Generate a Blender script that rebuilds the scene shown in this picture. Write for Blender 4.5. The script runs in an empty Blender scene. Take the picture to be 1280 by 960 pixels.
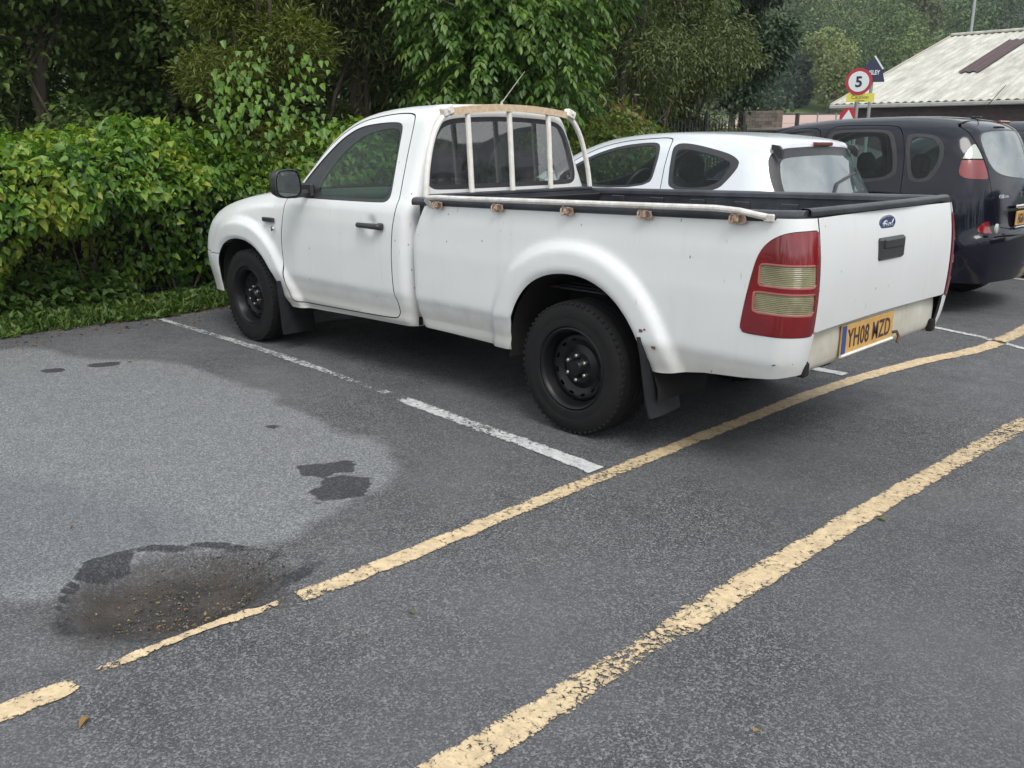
import bpy, math, random, numpy as np
from mathutils import Vector, Matrix
rnd = random.Random(7)
RS = np.random.RandomState(11)
R_ = math.radians
scene = bpy.context.scene
C = scene.collection

# ------------------------------------------------------------------ camera
PITCH, ROLL, YAW = 0.2612, 0.0013, -0.7877
F_PX = 1134.4
CAM = np.array([-2.7625, 3.9905, 1.3724])
FW = np.array([math.cos(PITCH)*math.cos(YAW), math.cos(PITCH)*math.sin(YAW), -math.sin(PITCH)])
_rt = np.array([math.sin(YAW), -math.cos(YAW), 0.0]); _up = np.cross(_rt, FW)
RT = _rt*math.cos(ROLL)+_up*math.sin(ROLL); UP = -_rt*math.sin(ROLL)+_up*math.cos(ROLL)
cd = bpy.data.cameras.new('camera'); cam = bpy.data.objects.new('camera', cd); C.objects.link(cam)
cam.matrix_world = Matrix(((RT[0], UP[0], -FW[0], CAM[0]), (RT[1], UP[1], -FW[1], CAM[1]), (RT[2], UP[2], -FW[2], CAM[2]), (0, 0, 0, 1)))
cd.sensor_width = 36.0; cd.lens = F_PX/1280*36.0; cd.clip_start = 0.05; cd.clip_end = 2000
scene.camera = cam

# ------------------------------------------------------------------ sky, sun, exposure
SUN_EL, SUN_AZ = R_(52), R_(150)          # azimuth of the sun measured from +x towards +y
world = bpy.data.worlds.new("World"); scene.world = world; world.use_nodes = True
wn, wl = world.node_tree.nodes, world.node_tree.links
bg = wn['Background']; sky = wn.new('ShaderNodeTexSky'); sky.sky_type = 'NISHITA'; sky.sun_disc = False
sky.sun_elevation = SUN_EL; sky.sun_rotation = R_(90)-SUN_AZ
sky.air_density = 1.0; sky.dust_density = 4.0; sky.ozone_density = 1.0
# cloud cover: the blue sky is veiled by a grey-white layer broken by soft noise
hsv = wn.new('ShaderNodeHueSaturation'); hsv.inputs['Saturation'].default_value = 0.30
hsv.inputs['Value'].default_value = 1.0
tc = wn.new('ShaderNodeTexCoord'); mpw = wn.new('ShaderNodeMapping'); mpw.inputs['Scale'].default_value = (1, 1, 2.6)
nz = wn.new('ShaderNodeTexNoise'); nz.inputs['Scale'].default_value = 2.2; nz.inputs['Detail'].default_value = 5
rp = wn.new('ShaderNodeValToRGB'); rp.color_ramp.elements[0].position = .35; rp.color_ramp.elements[0].color = (5.2, 5.9, 6.6, 1)
rp.color_ramp.elements[1].position = .68; rp.color_ramp.elements[1].color = (11.5, 11.6, 11.6, 1)
mx = wn.new('ShaderNodeMix'); mx.data_type = 'RGBA'; mx.inputs[0].default_value = 0.7
wl.new(sky.outputs[0], hsv.inputs['Color']); wl.new(tc.outputs['Generated'], mpw.inputs[0]); wl.new(mpw.outputs[0], nz.inputs['Vector'])
wl.new(nz.outputs['Fac'], rp.inputs[0]); wl.new(hsv.outputs[0], mx.inputs[6]); wl.new(rp.outputs[0], mx.inputs[7]); wl.new(mx.outputs[2], bg.inputs[0])
bg.inputs[1].default_value = 0.105
sl = bpy.data.lights.new('sun', 'SUN'); sl.energy = 1.1; sl.angle = R_(24); sl.color = (1.0, .96, .90)
so = bpy.data.objects.new('sun', sl); C.objects.link(so)
sd = Vector((math.cos(SUN_EL)*math.cos(SUN_AZ), math.cos(SUN_EL)*math.sin(SUN_AZ), math.sin(SUN_EL)))
so.rotation_euler = sd.to_track_quat('Z', 'Y').to_euler(); so.location = (0, 0, 30)
scene.view_settings.view_transform = 'Standard'; scene.view_settings.look = 'None'
scene.view_settings.exposure = 0.78; scene.view_settings.gamma = 1.0
scene.render.engine = 'CYCLES'
scene.cycles.max_bounces = 8; scene.cycles.transparent_max_bounces = 16

# ------------------------------------------------------------------ tagging helpers
def tag(o, label=None, cat=None, group=None, kind=None):
    if label: o['label'] = label
    if cat: o['category'] = cat
    if group: o['group'] = group
    if kind: o['kind'] = kind
    return o
def empty(name, loc=(0, 0, 0), parent=None, rz=0.0):
    o = bpy.data.objects.new(name, None); C.objects.link(o); o.location = loc; o.rotation_euler = (0, 0, rz)
    o.empty_display_size = .2
    if parent: o.parent = parent
    return o
def obj(name, V, F, mat, parent=None, smooth=True, angle=35, loc=(0, 0, 0), attrs=None, mats=None, mi=None):
    me = bpy.data.meshes.new(name)
    if isinstance(F, np.ndarray):
        V = np.asarray(V, np.float32); k = F.shape[1]
        me.vertices.add(len(V)); me.vertices.foreach_set('co', V.ravel())
        me.loops.add(F.size); me.loops.foreach_set('vertex_index', F.astype(np.int32).ravel())
        me.polygons.add(len(F)); me.polygons.foreach_set('loop_start', np.arange(0, F.size, k, dtype=np.int32))
        me.update(calc_edges=True)
    else:
        me.from_pydata([tuple(v) for v in np.asarray(V, float)], [], [list(map(int, f)) for f in F]); me.update()
    if mats:
        for m in mats: me.materials.append(m)
    else: me.materials.append(mat)
    if mi is not None: me.polygons.foreach_set('material_index', np.asarray(mi, np.int32))
    if smooth:
        me.polygons.foreach_set('use_smooth', [True]*len(me.polygons))
        if angle: me.set_sharp_from_angle(angle=R_(angle))
    if attrs:
        for an, av in attrs.items():
            a = me.attributes.new(an, 'FLOAT', 'POINT'); a.data.foreach_set('value', np.asarray(av, np.float32))
    o = bpy.data.objects.new(name, me); C.objects.link(o); o.location = loc
    if parent: o.parent = parent
    return o

# ------------------------------------------------------------------ mesh collector
class MB:
    def __init__(s): s.v = []; s.f = []
    def add(s, V, F):
        n = len(s.v); s.v.extend([tuple(map(float, p)) for p in V]); s.f.extend([[int(i)+n for i in f] for f in F]); return s
    def box(s, c, d, b=0.0, M=None):
        """box with centre c, size d and chamfered edges b"""
        hx, hy, hz = [k/2 for k in d]
        if b <= 0:
            V = [(x*hx, y*hy, z*hz) for x in (-1, 1) for y in (-1, 1) for z in (-1, 1)]
            F = [(0, 1, 3, 2), (4, 6, 7, 5), (0, 4, 5, 1), (2, 3, 7, 6), (0, 2, 6, 4), (1, 5, 7, 3)]
        else:
            V = []; F = []; ix = {}
            for x in (-1, 1):
                for y in (-1, 1):
                    for z in (-1, 1):
                        for a in range(3):
                            p = [x*(hx-b), y*(hy-b), z*(hz-b)]; p[a] = (x, y, z)[a]*(hx, hy, hz)[a]
                            ix[(x, y, z, a)] = len(V); V.append(tuple(p))
            def q(*k): F.append([ix[i] for i in k])
            for a in range(3):
                u, w = (a+1) % 3, (a+2) % 3
                for sgn in (-1, 1):
                    ks = []
                    for (i, j) in ((-1, -1), (1, -1), (1, 1), (-1, 1)):
                        t = [0, 0, 0]; t[a] = sgn; t[u] = i; t[w] = j; ks.append((*t, a))
                    q(*(ks if sgn > 0 else ks[::-1]))
                for (i, j) in ((-1, -1), (1, -1), (1, 1), (-1, 1)):
                    t0 = [0, 0, 0]; t0[a] = -1; t0[u] = i; t0[w] = j; t1 = list(t0); t1[a] = 1
                    k = [(*t0, u), (*t1, u), (*t1, w), (*t0, w)]
                    q(*(k if i*j < 0 else k[::-1]))
            for x in (-1, 1):
                for y in (-1, 1):
                    for z in (-1, 1):
                        k = [(x, y, z, 0), (x, y, z, 1), (x, y, z, 2)]
                        q(*(k if x*y*z > 0 else k[::-1]))
        V = np.array(V)
        if M is not None: V = V @ np.array(M).T
        return s.add(V+np.array(c), F)
    def tube(s, pts, r, n=8, cap=True, closed=False, flat=1.0):
        pts = [np.array(p, float) for p in pts]; m = len(pts)
        rr = [r]*m if np.isscalar(r) else list(r)
        V = []; F = []; nrm = None
        for i in range(m):
            if closed: t = pts[(i+1) % m]-pts[i-1]
            else: t = pts[min(i+1, m-1)]-pts[max(i-1, 0)]
            t = t/(np.linalg.norm(t)+1e-12)
            if nrm is None:
                a = np.array([0, 0, 1.]) if abs(t[2]) < .9 else np.array([1., 0, 0]); nrm = np.cross(t, a)
            nrm = nrm-t*(nrm@t); nrm /= np.linalg.norm(nrm)+1e-12; b = np.cross(t, nrm)
            for k in range(n):
                a = 2*math.pi*k/n; V.append(pts[i]+rr[i]*(math.cos(a)*nrm+math.sin(a)*b*flat))
        for i in range(m if closed else m-1):
            i2 = (i+1) % m
            for k in range(n): F.append((i*n+k, i*n+(k+1) % n, i2*n+(k+1) % n, i2*n+k))
        if cap and not closed: F.append(list(range(n))[::-1]); F.append([(m-1)*n+k for k in range(n)])
        return s.add(V, F)
    def lathe(s, prof, axis=1, c=(0, 0, 0), n=48, sgn=1):
        """prof: (axial, radius) pairs turned about an axis; closed when the ends have radius 0"""
        V = []; F = []
        o = [i for i in range(3) if i != axis]
        for a, r in prof:
            for k in range(n):
                t = 2*math.pi*k/n; p = [0, 0, 0]; p[axis] = a*sgn; p[o[0]] = r*math.cos(t); p[o[1]] = r*math.sin(t); V.append(p)
        for i in range(len(prof)-1):
            for k in range(n): F.append((i*n+k, i*n+(k+1) % n, (i+1)*n+(k+1) % n, (i+1)*n+k))
        return s.add(np.array(V)+np.array(c), F)
    def prism(s, poly, a0, a1, axis=1):
        """2D polygon extruded along an axis; poly coords are the other two axes in order"""
        o = [i for i in range(3) if i != axis]; n = len(poly); V = []
        for a in (a0, a1):
            for u, w in poly:
                p = [0, 0, 0]; p[axis] = a; p[o[0]] = u; p[o[1]] = w; V.append(p)
        F = [list(range(n)), [n+i for i in range(n)][::-1]]+[(i, i+n, (i+1) % n+n, (i+1) % n) for i in range(n)]
        return s.add(V, F)
    def build(s, name, mat, parent=None, smooth=True, angle=35, loc=(0, 0, 0)):
        o = obj(name, s.v, s.f, mat, parent, smooth, angle, loc)
        bm_fix(o); return o
import bmesh
def bm_fix(o):
    bm = bmesh.new(); bm.from_mesh(o.data); bmesh.ops.recalc_face_normals(bm, faces=bm.faces); bm.to_mesh(o.data); bm.free()

# ------------------------------------------------------------------ implicit shells
def chaikin(P, it=2, closed=True):
    P = np.array(P, float)
    for _ in range(it):
        if closed: Q = np.roll(P, -1, 0)
        else: Q = P[1:]; P0 = P[:-1]
        A = P if closed else P0
        N = np.empty((len(A)*2, 2)); N[0::2] = .75*A+.25*Q; N[1::2] = .25*A+.75*Q
        if not closed: N = np.vstack([P[:1], N, P[-1:]])
        P = N
    return P
def sdp(x, z, poly):
    """signed distance to a closed polygon, negative inside"""
    x = np.asarray(x, float); sh = x.shape; x = x.ravel(); z = np.asarray(z, float).ravel(); out = np.empty(len(x))
    A = np.array(poly, float); B = np.roll(A, -1, 0); E = B-A; L = (E**2).sum(1)+1e-15
    for s in range(0, len(x), 20000):
        px = x[s:s+20000, None]-A[:, 0]; pz = z[s:s+20000, None]-A[:, 1]
        t = np.clip((px*E[:, 0]+pz*E[:, 1])/L, 0, 1)
        d = ((px-t*E[:, 0])**2+(pz-t*E[:, 1])**2).min(1)
        zz = z[s:s+20000, None]; c1 = (A[:, 1] <= zz) != (B[:, 1] <= zz)
        cr = E[:, 0]*pz-E[:, 1]*px
        w = (c1 & ((cr > 0) == (E[:, 1] < 0))).sum(1) % 2
        out[s:s+20000] = np.sqrt(d)*np.where(w, -1, 1)
    return out.reshape(sh)
class Sil:
    """closed side outline: fast gridded distance for polygonising, exact for refining"""
    def __init__(s, poly, h=.02, pad=.4):
        s.p = np.array(poly); s.lo = s.p.min(0)-pad; s.h = h; n = ((s.p.max(0)+pad-s.lo)/h).astype(int)+2
        gx = s.lo[0]+h*np.arange(n[0]); gz = s.lo[1]+h*np.arange(n[1]); X, Z = np.meshgrid(gx, gz, indexing='ij')
        s.g = sdp(X, Z, s.p)
    def __call__(s, x, z, exact=False):
        if exact: return sdp(x, z, s.p)
        u = np.clip((x-s.lo[0])/s.h, 0, s.g.shape[0]-1.001); w = np.clip((z-s.lo[1])/s.h, 0, s.g.shape[1]-1.001)
        i = u.astype(int); j = w.astype(int); a = u-i; b = w-j; g = s.g
        return g[i, j]*(1-a)*(1-b)+g[i+1, j]*a*(1-b)+g[i, j+1]*(1-a)*b+g[i+1, j+1]*a*b
def rand_(a, b, r):
    u = np.maximum(r+a, 0); v = np.maximum(r+b, 0)
    return np.minimum(-r, np.maximum(a, b))+np.sqrt(u*u+v*v)
def sstep(a, b, x):
    t = np.clip((x-a)/(b-a), 0, 1); return t*t*(3-2*t)
def smooth_table(T, n=160):
    z = np.array([t[0] for t in T]); y = np.array([t[1] for t in T]); zz = np.linspace(z[0], z[-1], n); yy = np.interp(zz, z, y)
    k = np.ones(3)/3; yp = np.pad(yy, 1, mode='edge'); yy2 = np.convolve(yp, k, 'valid'); yy2[:1] = yy[:1]; yy2[-1:] = yy[-1:]
    return lambda q: np.interp(q, zz, yy2)
def shell(Fn, lo, hi, h):
    """surface nets on a field symmetric in y; Fn(x,y,z,exact)"""
    xs = np.arange(lo[0], hi[0]+h, h); zs = np.arange(lo[2], hi[2]+h, h); yh = np.arange(h/2, hi[1]+h, h)
    X, Y, Z = np.meshgrid(xs, yh, zs, indexing='ij'); G = Fn(X, Y, Z, False)
    G = np.concatenate([G[:, ::-1], G], 1); ys = np.concatenate([-yh[::-1], yh])
    S = G < 0; nx, ny, nz = S.shape
    cor = [(a, b, c) for a in (0, 1) for b in (0, 1) for c in (0, 1)]
    def sub(A, c): return A[c[0]:nx-1+c[0], c[1]:ny-1+c[1], c[2]:nz-1+c[2]]
    cnt = sum(sub(S, c).astype(np.int8) for c in cor); act = (cnt > 0) & (cnt < 8)
    I = np.argwhere(act); idx = -np.ones(act.shape, int); idx[act] = np.arange(len(I))
    acc = np.zeros((len(I), 3)); k = np.zeros(len(I))
    for a in cor:
        for ax in range(3):
            if a[ax]: continue
            b = list(a); b[ax] = 1
            ga = G[I[:, 0]+a[0], I[:, 1]+a[1], I[:, 2]+a[2]]; gb = G[I[:, 0]+b[0], I[:, 1]+b[1], I[:, 2]+b[2]]
            m = (ga < 0) != (gb < 0); t = np.where(m, ga/(ga-gb+1e-20), 0)
            p = np.array(a, float)[None].repeat(len(I), 0); p[:, ax] = t
            acc += p*m[:, None]; k += m
    P = acc/k[:, None]+I
    V = np.stack([xs[0]+P[:, 0]*h, ys[0]+P[:, 1]*h, zs[0]+P[:, 2]*h], 1)
    Fs = []
    for ax in range(3):
        u, w = (ax+1) % 3, (ax+2) % 3
        s0 = [slice(None)]*3; s1 = [slice(None)]*3; s0[ax] = slice(0, -1); s1[ax] = slice(1, None)
        D = S[tuple(s0)] != S[tuple(s1)]; E = np.argwhere(D); E = E[(E[:, u] > 0) & (E[:, w] > 0)]
        E = E[(E[:, u] < S.shape[u]-1) & (E[:, w] < S.shape[w]-1)]
        pos = S[tuple(s0)][E[:, 0], E[:, 1], E[:, 2]]
        q = []
        for du, dw in ((-1, -1), (0, -1), (0, 0), (-1, 0)):
            e = E.copy(); e[:, u] += du; e[:, w] += dw; q.append(idx[e[:, 0], e[:, 1], e[:, 2]])
        q = np.stack(q, 1); q[~pos] = q[~pos][:, ::-1]; Fs.append(q)
    Fq = np.concatenate(Fs); Fq = Fq[(Fq >= 0).all(1)]
    e = 1e-4
    def Fx(V): return Fn(V[:, 0], np.abs(V[:, 1]), V[:, 2], True)
    for _ in range(4):
        f = Fx(V); g = np.stack([(Fx(V+np.eye(3)[a]*e)-f)/e for a in range(3)], 1)
        st = -f[:, None]*g/((g*g).sum(1)[:, None]+1e-9); L = np.linalg.norm(st, axis=1); V = V+st*np.minimum(1, .4*h/(L+1e-12))[:, None]
    return V, Fq.tolist()
def clip(M, f, neg=True):
    """keep the part of a mesh where f<=0 (f: per-vertex values or function of V)"""
    V, F = M
    if len(V) == 0: return M
    f = f(V) if callable(f) else f
    f = np.asarray(f, float); f = f if neg else -f
    f = np.where(np.abs(f) < 2e-5, 0, f); ins = f <= 0
    insl = ins.tolist(); fl = f.tolist(); newV = []; cache = {}; out = []; n0 = len(V)
    for face in F:
        k = [insl[i] for i in face]
        if all(k): out.append(face); continue
        if not any(k): continue
        r = []; m = len(face)
        for a in range(m):
            i, j = face[a], face[(a+1) % m]
            if insl[i]: r.append(i)
            if insl[i] != insl[j]:
                if fl[i] == 0 or fl[j] == 0: continue
                key = (i, j) if i < j else (j, i)
                if key not in cache:
                    t = fl[key[0]]/(fl[key[0]]-fl[key[1]]); cache[key] = n0+len(newV); newV.append(V[key[0]]*(1-t)+V[key[1]]*t)
                r.append(cache[key])
        if len(r) >= 3: out.append(r)
    if newV: V = np.vstack([V, np.array(newV)])
    return compact((V, out))
def compact(M):
    V, F = M
    used = sorted({i for f in F for i in f}); mp = {i: k for k, i in enumerate(used)}
    return (V[used] if used else np.zeros((0, 3))), [[mp[i] for i in f] for f in F]
def vnormals(V, F):
    N = np.zeros_like(V)
    for f in F:
        a = V[f[0]]; n = np.zeros(3)
        for i in range(1, len(f)-1): n += np.cross(V[f[i]]-a, V[f[i+1]]-a)
        for i in f: N[i] += n
    return N/(np.linalg.norm(N, axis=1)[:, None]+1e-12)
def thick(M, t, inset=0.0):
    """give a shell real thickness t inwards; inset first sinks the whole panel"""
    V, F = M
    if len(V) == 0: return M
    N = vnormals(V, F); V = V-N*inset; n = len(V); V2 = np.vstack([V, V-N*t]); cnt = {}
    for f in F:
        for a in range(len(f)):
            e = (f[a], f[(a+1) % len(f)]); cnt[e] = 1
    out = [list(f) for f in F]+[[i+n for i in f[::-1]] for f in F]
    for (a, b) in cnt:
        if (b, a) not in cnt: out.append([b, a, a+n, b+n])
    return V2, out, len(F)
def both(*fs):
    r = fs[0]
    for q in fs[1:]: r = np.maximum(r, q)
    return r
def text_mesh(txt, size, org, right, up, depth, xs=1.0, bold=0.0, shear=0.0, align='LEFT', spacing=1.0):
    cu = bpy.data.curves.new('lettering', 'FONT'); cu.body = txt; cu.size = 1.0; cu.offset = bold; cu.shear = shear
    cu.space_character = spacing; cu.resolution_u = 3
    o = bpy.data.objects.new('lettering', cu); C.objects.link(o)
    dg = bpy.context.evaluated_depsgraph_get(); me = bpy.data.meshes.new_from_object(o.evaluated_get(dg))
    V = np.array([v.co[:] for v in me.vertices]); F = [list(p.vertices) for p in me.polygons]
    bpy.data.objects.remove(o); bpy.data.curves.remove(cu); bpy.data.meshes.remove(me)
    h = V[:, 1].max(); w0, w1 = V[:, 0].min(), V[:, 0].max(); k = size/h
    x = V[:, 0]-(w0 if align == 'LEFT' else (w0+w1)/2); right = np.array(right, float); up = np.array(up, float)
    right /= np.linalg.norm(right); up /= np.linalg.norm(up); nn = np.cross(right, up)
    A = np.array(org)+np.outer(x*k*xs, right)+np.outer(V[:, 1]*k, up)
    n = len(A); B = A+nn*depth; ed = {}
    for f in F:
        for a in range(len(f)): ed[(f[a], f[(a+1) % len(f)])] = 1
    FF = [[i+n for i in f] for f in F]+[[b, a, a+n, b+n][::-1] for (a, b) in ed if (b, a) not in ed]
    return np.vstack([A, B]), FF

# ------------------------------------------------------------------ materials
def mat(name, col=(.5, .5, .5), rough=.5, metal=0.0, spec=.5, coat=0.0, noise=None, bump=None, trans=0.0):
    """procedural Principled material: noise=(scale, amount, dark colour), bump=(scale, strength)"""
    m = bpy.data.materials.new(name); m.use_nodes = True; n, l = m.node_tree.nodes, m.node_tree.links
    b = n['Principled BSDF']; b.inputs['Base Color'].default_value = (*col, 1); b.inputs['Roughness'].default_value = rough
    b.inputs['Metallic'].default_value = metal; b.inputs['Specular IOR Level'].default_value = spec
    b.inputs['Coat Weight'].default_value = coat; b.inputs['Coat Roughness'].default_value = .08
    b.inputs['Transmission Weight'].default_value = trans
    tcn = n.new('ShaderNodeTexCoord')
    if noise:
        t = n.new('ShaderNodeTexNoise'); t.inputs['Scale'].default_value = noise[0]; t.inputs['Detail'].default_value = 6; t.inputs['Roughness'].default_value = .65
        r = n.new('ShaderNodeValToRGB'); r.color_ramp.elements[0].position = .38; r.color_ramp.elements[1].position = .66
        r.color_ramp.elements[0].color = (*[c*(1-noise[1])+d*noise[1] for c, d in zip(col, noise[2])], 1); r.color_ramp.elements[1].color = (*col, 1)
        l.new(tcn.outputs['Object'], t.inputs['Vector']); l.new(t.outputs['Fac'], r.inputs[0]); l.new(r.outputs[0], b.inputs['Base Color'])
    if bump:
        t = n.new('ShaderNodeTexNoise'); t.inputs['Scale'].default_value = bump[0]; t.inputs['Detail'].default_value = 5
        bp = n.new('ShaderNodeBump'); bp.inputs['Strength'].default_value = bump[1]; bp.inputs['Distance'].default_value = .01
        l.new(tcn.outputs['Object'], t.inputs['Vector']); l.new(t.outputs['Fac'], bp.inputs['Height']); l.new(bp.outputs[0], b.inputs['Normal'])
    return m
def glass_mat(name, tint=(.5, .6, .55), rough=.02, ior=1.5, dust_sheen=0.0, dcol=(.55, .6, .6)):
    """sheet glass: fresnel mix of a tinted see-through and a mirror, with an even film of dust"""
    m = bpy.data.materials.new(name); m.use_nodes = True; n, l = m.node_tree.nodes, m.node_tree.links
    n.remove(n['Principled BSDF']); out = n['Material Output']
    tr = n.new('ShaderNodeBsdfTransparent'); tr.inputs[0].default_value = (*tint, 1)
    gl = n.new('ShaderNodeBsdfGlossy'); gl.inputs['Roughness'].default_value = rough
    fr = n.new('ShaderNodeFresnel'); fr.inputs[0].default_value = ior
    ge = n.new('ShaderNodeNewGeometry'); mi = n.new('ShaderNodeMix'); mi.data_type = 'FLOAT'; 
    sub = n.new('ShaderNodeMath'); sub.operation = 'SUBTRACT'; sub.inputs[0].default_value = 1.0
    ms = n.new('ShaderNodeMixShader'); mu = n.new('ShaderNodeMath'); mu.operation = 'MULTIPLY'
    l.new(ge.outputs['Backfacing'], sub.inputs[1]); l.new(fr.outputs[0], mu.inputs[0]); l.new(sub.outputs[0], mu.inputs[1])
    l.new(mu.outputs[0], ms.inputs[0]); l.new(tr.outputs[0], ms.inputs[1]); l.new(gl.outputs[0], ms.inputs[2])
    last = ms
    if dust_sheen:
        df = n.new('ShaderNodeBsdfDiffuse'); df.inputs[0].default_value = (*dcol, 1); m2 = n.new('ShaderNodeMixShader')
        tn = n.new('ShaderNodeTexNoise'); tn.inputs['Scale'].default_value = 9; tn.inputs['Detail'].default_value = 6; tcn = n.new('ShaderNodeTexCoord')
        mr = n.new('ShaderNodeMapRange'); mr.inputs[1].default_value = .3; mr.inputs[2].default_value = .75; mr.inputs[3].default_value = dust_sheen*.4; mr.inputs[4].default_value = dust_sheen*1.6
        l.new(tcn.outputs['Object'], tn.inputs['Vector']); l.new(tn.outputs['Fac'], mr.inputs[0]); l.new(mr.outputs[0], m2.inputs[0])
        l.new(ms.outputs[0], m2.inputs[1]); l.new(df.outputs[0], m2.inputs[2]); last = m2
    l.new(last.outputs[0], out.inputs[0]); n.remove(mi)
    return m
def paint_white():
    """old white paint: faint dirt film, stone-chip specks, rust spots and a darker tone on the lowest panels"""
    m = mat('old_white_paint', (.71, .72, .72), .32, coat=.35); n, l = m.node_tree.nodes, m.node_tree.links; b = n['Principled BSDF']
    b.inputs['Coat Roughness'].default_value = .18
    tcn = n.new('ShaderNodeTexCoord')
    def noise(sc, det, vec=None, rough=.6):
        t = n.new('ShaderNodeTexNoise'); t.inputs['Scale'].default_value = sc; t.inputs['Detail'].default_value = det; t.inputs['Roughness'].default_value = rough
        l.new(vec or tcn.outputs['Object'], t.inputs['Vector']); return t.outputs['Fac']
    def rng(v, a, b_, c=0, d=1):
        r = n.new('ShaderNodeMapRange'); r.inputs[1].default_value = a; r.inputs[2].default_value = b_; r.inputs[3].default_value = c; r.inputs[4].default_value = d
        l.new(v, r.inputs[0]); return r.outputs[0]
    def mixc(f, a, b_):
        x = n.new('ShaderNodeMix'); x.data_type = 'RGBA'; l.new(f, x.inputs[0])
        for s, v in ((6, a), (7, b_)):
            if isinstance(v, tuple): x.inputs[s].default_value = (*v, 1)
            else: l.new(v, x.inputs[s])
        return x.outputs[2]
    # vertical run marks
    mp = n.new('ShaderNodeMapping'); mp.inputs['Scale'].default_value = (9, 9, .8); l.new(tcn.outputs['Object'], mp.inputs[0])
    film = rng(noise(3.0, 5), .35, .75, 0, .30); runs = rng(noise(2.4, 4, mp.outputs[0]), .55, .8, 0, .22)
    c = mixc(film, (.71, .72, .72), (.60, .61, .58)); c = mixc(runs, c, (.52, .52, .48))
    # lowest panels mixed towards a darker grey-brown, edge broken by noise
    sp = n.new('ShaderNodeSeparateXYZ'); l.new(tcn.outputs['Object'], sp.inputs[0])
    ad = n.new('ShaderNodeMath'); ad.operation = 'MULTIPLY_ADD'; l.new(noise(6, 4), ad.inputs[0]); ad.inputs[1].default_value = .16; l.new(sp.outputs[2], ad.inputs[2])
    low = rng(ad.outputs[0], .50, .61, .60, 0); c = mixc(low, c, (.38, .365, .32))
    vs = n.new('ShaderNodeTexVoronoi'); vs.inputs['Scale'].default_value = 15; mv = n.new('ShaderNodeMapping'); mv.inputs['Scale'].default_value = (1, 1, .55); l.new(tcn.outputs['Object'], mv.inputs[0]); l.new(mv.outputs[0], vs.inputs['Vector'])
    chips = rng(vs.outputs['Distance'], .04, .065, .85, 0)
    gate = rng(noise(2.6, 2), .42, .52); mu = n.new('ShaderNodeMath'); mu.operation = 'MULTIPLY'; l.new(chips, mu.inputs[0]); l.new(gate, mu.inputs[1])
    c = mixc(mu.outputs[0], c, (.13, .085, .05))
    mp2 = n.new('ShaderNodeMapping'); mp2.inputs['Scale'].default_value = (40, 40, 9); l.new(tcn.outputs['Object'], mp2.inputs[0]); scr = rng(noise(1.0, 3, mp2.outputs[0], .5), .70, .76, 0, .55); c = mixc(scr, c, (.42, .37, .29))
    l.new(c, b.inputs['Base Color'])
    return m
# ------------------------------------------------------------------ noise helpers
def vnoise(P, seed=0):
    P = np.asarray(P, float); I = np.floor(P).astype(np.int64); f = P-I; f = f*f*(3-2*f); d = P.shape[1]; out = 0
    for c in range(2**d):
        b = [(c >> k) & 1 for k in range(d)]; h = np.full(len(P), seed*7919+17, np.int64); w = np.ones(len(P))
        for k in range(d):
            h = (h*1103515245+(I[:, k]+b[k])*(374761393+k*668265263)) & 0x7fffffff; w = w*(f[:, k] if b[k] else 1-f[:, k])
        h = ((h ^ (h >> 13))*1274126177) & 0x7fffffff; out = out+w*((h ^ (h >> 16)) & 0xffff)/65535.
    return out
def fbm(P, o=3, seed=0):
    P = np.asarray(P, float); return sum(vnoise(P*2**k+k*13.7, seed+k)*.5**k for k in range(o))/sum(.5**k for k in range(o))
def spot(px, py, dist):
    """a point at a given distance ahead of the photographer, in a given direction of view"""
    return CAM+dist*(FW+RT*(px-640)/F_PX-UP*(py-480)/F_PX)
def hgt(x, y):
    """lie of the land: level car park, then rising ground beyond it"""
    s = (np.asarray(x)-CAM[0])*.705-(np.asarray(y)-CAM[1])*.709
    k = sstep(9, 16, np.asarray(x, float))
    ramp = np.interp(s, [0, 16, 42, 80, 2000], [0, 0, 1.88, 3.62, 3.62])
    base = np.interp(s, [0, 30, 60, 90, 2000], [0, 0, 1.5, 3.62, 3.62])
    hill = np.interp(s, [0, 92, 130, 180, 260, 400, 600], [0, 0, 9, 24, 50, 78, 88])
    return base*(1-k)+ramp*k+hill
# ------------------------------------------------------------------ shared vehicle materials
M = {}
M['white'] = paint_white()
M['inner'] = mat('inner_panel_dark', (.02, .02, .022), .8)
M['trim'] = mat('black_plastic_trim', (.022, .023, .026), .42, noise=(30, .4, (.05, .05, .05)), bump=(400, .15))
M['rubber'] = mat('tyre_rubber', (.010, .010, .011), .8, spec=.2, noise=(14, .5, (.019, .018, .017)), bump=(60, .12))
M['flap'] = mat('mud_flap_rubber', (.012, .014, .019), .5, spec=.3, noise=(9, .5, (.03, .03, .03)))
M['rim'] = mat('painted_steel_rim', (.0045, .005, .007), .38, spec=.3, noise=(25, .4, (.011, .010, .009)))
M['nut'] = mat('wheel_nut_steel', (.45, .43, .40), .35, metal=.9)
M['chrome'] = mat('chrome', (.75, .76, .78), .12, metal=1.0)
M['under'] = mat('underbody', (.007, .0065, .0065), .9, noise=(12, .5, (.014, .011, .009)))
M['liner'] = mat('bed_liner_plastic', (.020, .022, .028), .38, noise=(6, .6, (.07, .075, .085)), bump=(90, .2))
M['guard'] = mat('chipped_guard_paint', (.80, .79, .76), .45, noise=(22, .28, (.45, .30, .16)))
M['guardtop'] = mat('weathered_guard_plate', (.62, .50, .36), .6, noise=(30, .55, (.42, .25, .12)))
M['railm'] = mat('worn_rail_metal', (.78, .77, .74), .4, metal=.15, noise=(26, .4, (.30, .21, .14)))
M['hook'] = mat('hook_metal', (.62, .55, .46), .45, metal=.2, noise=(70, .85, (.28, .12, .05)))
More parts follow.
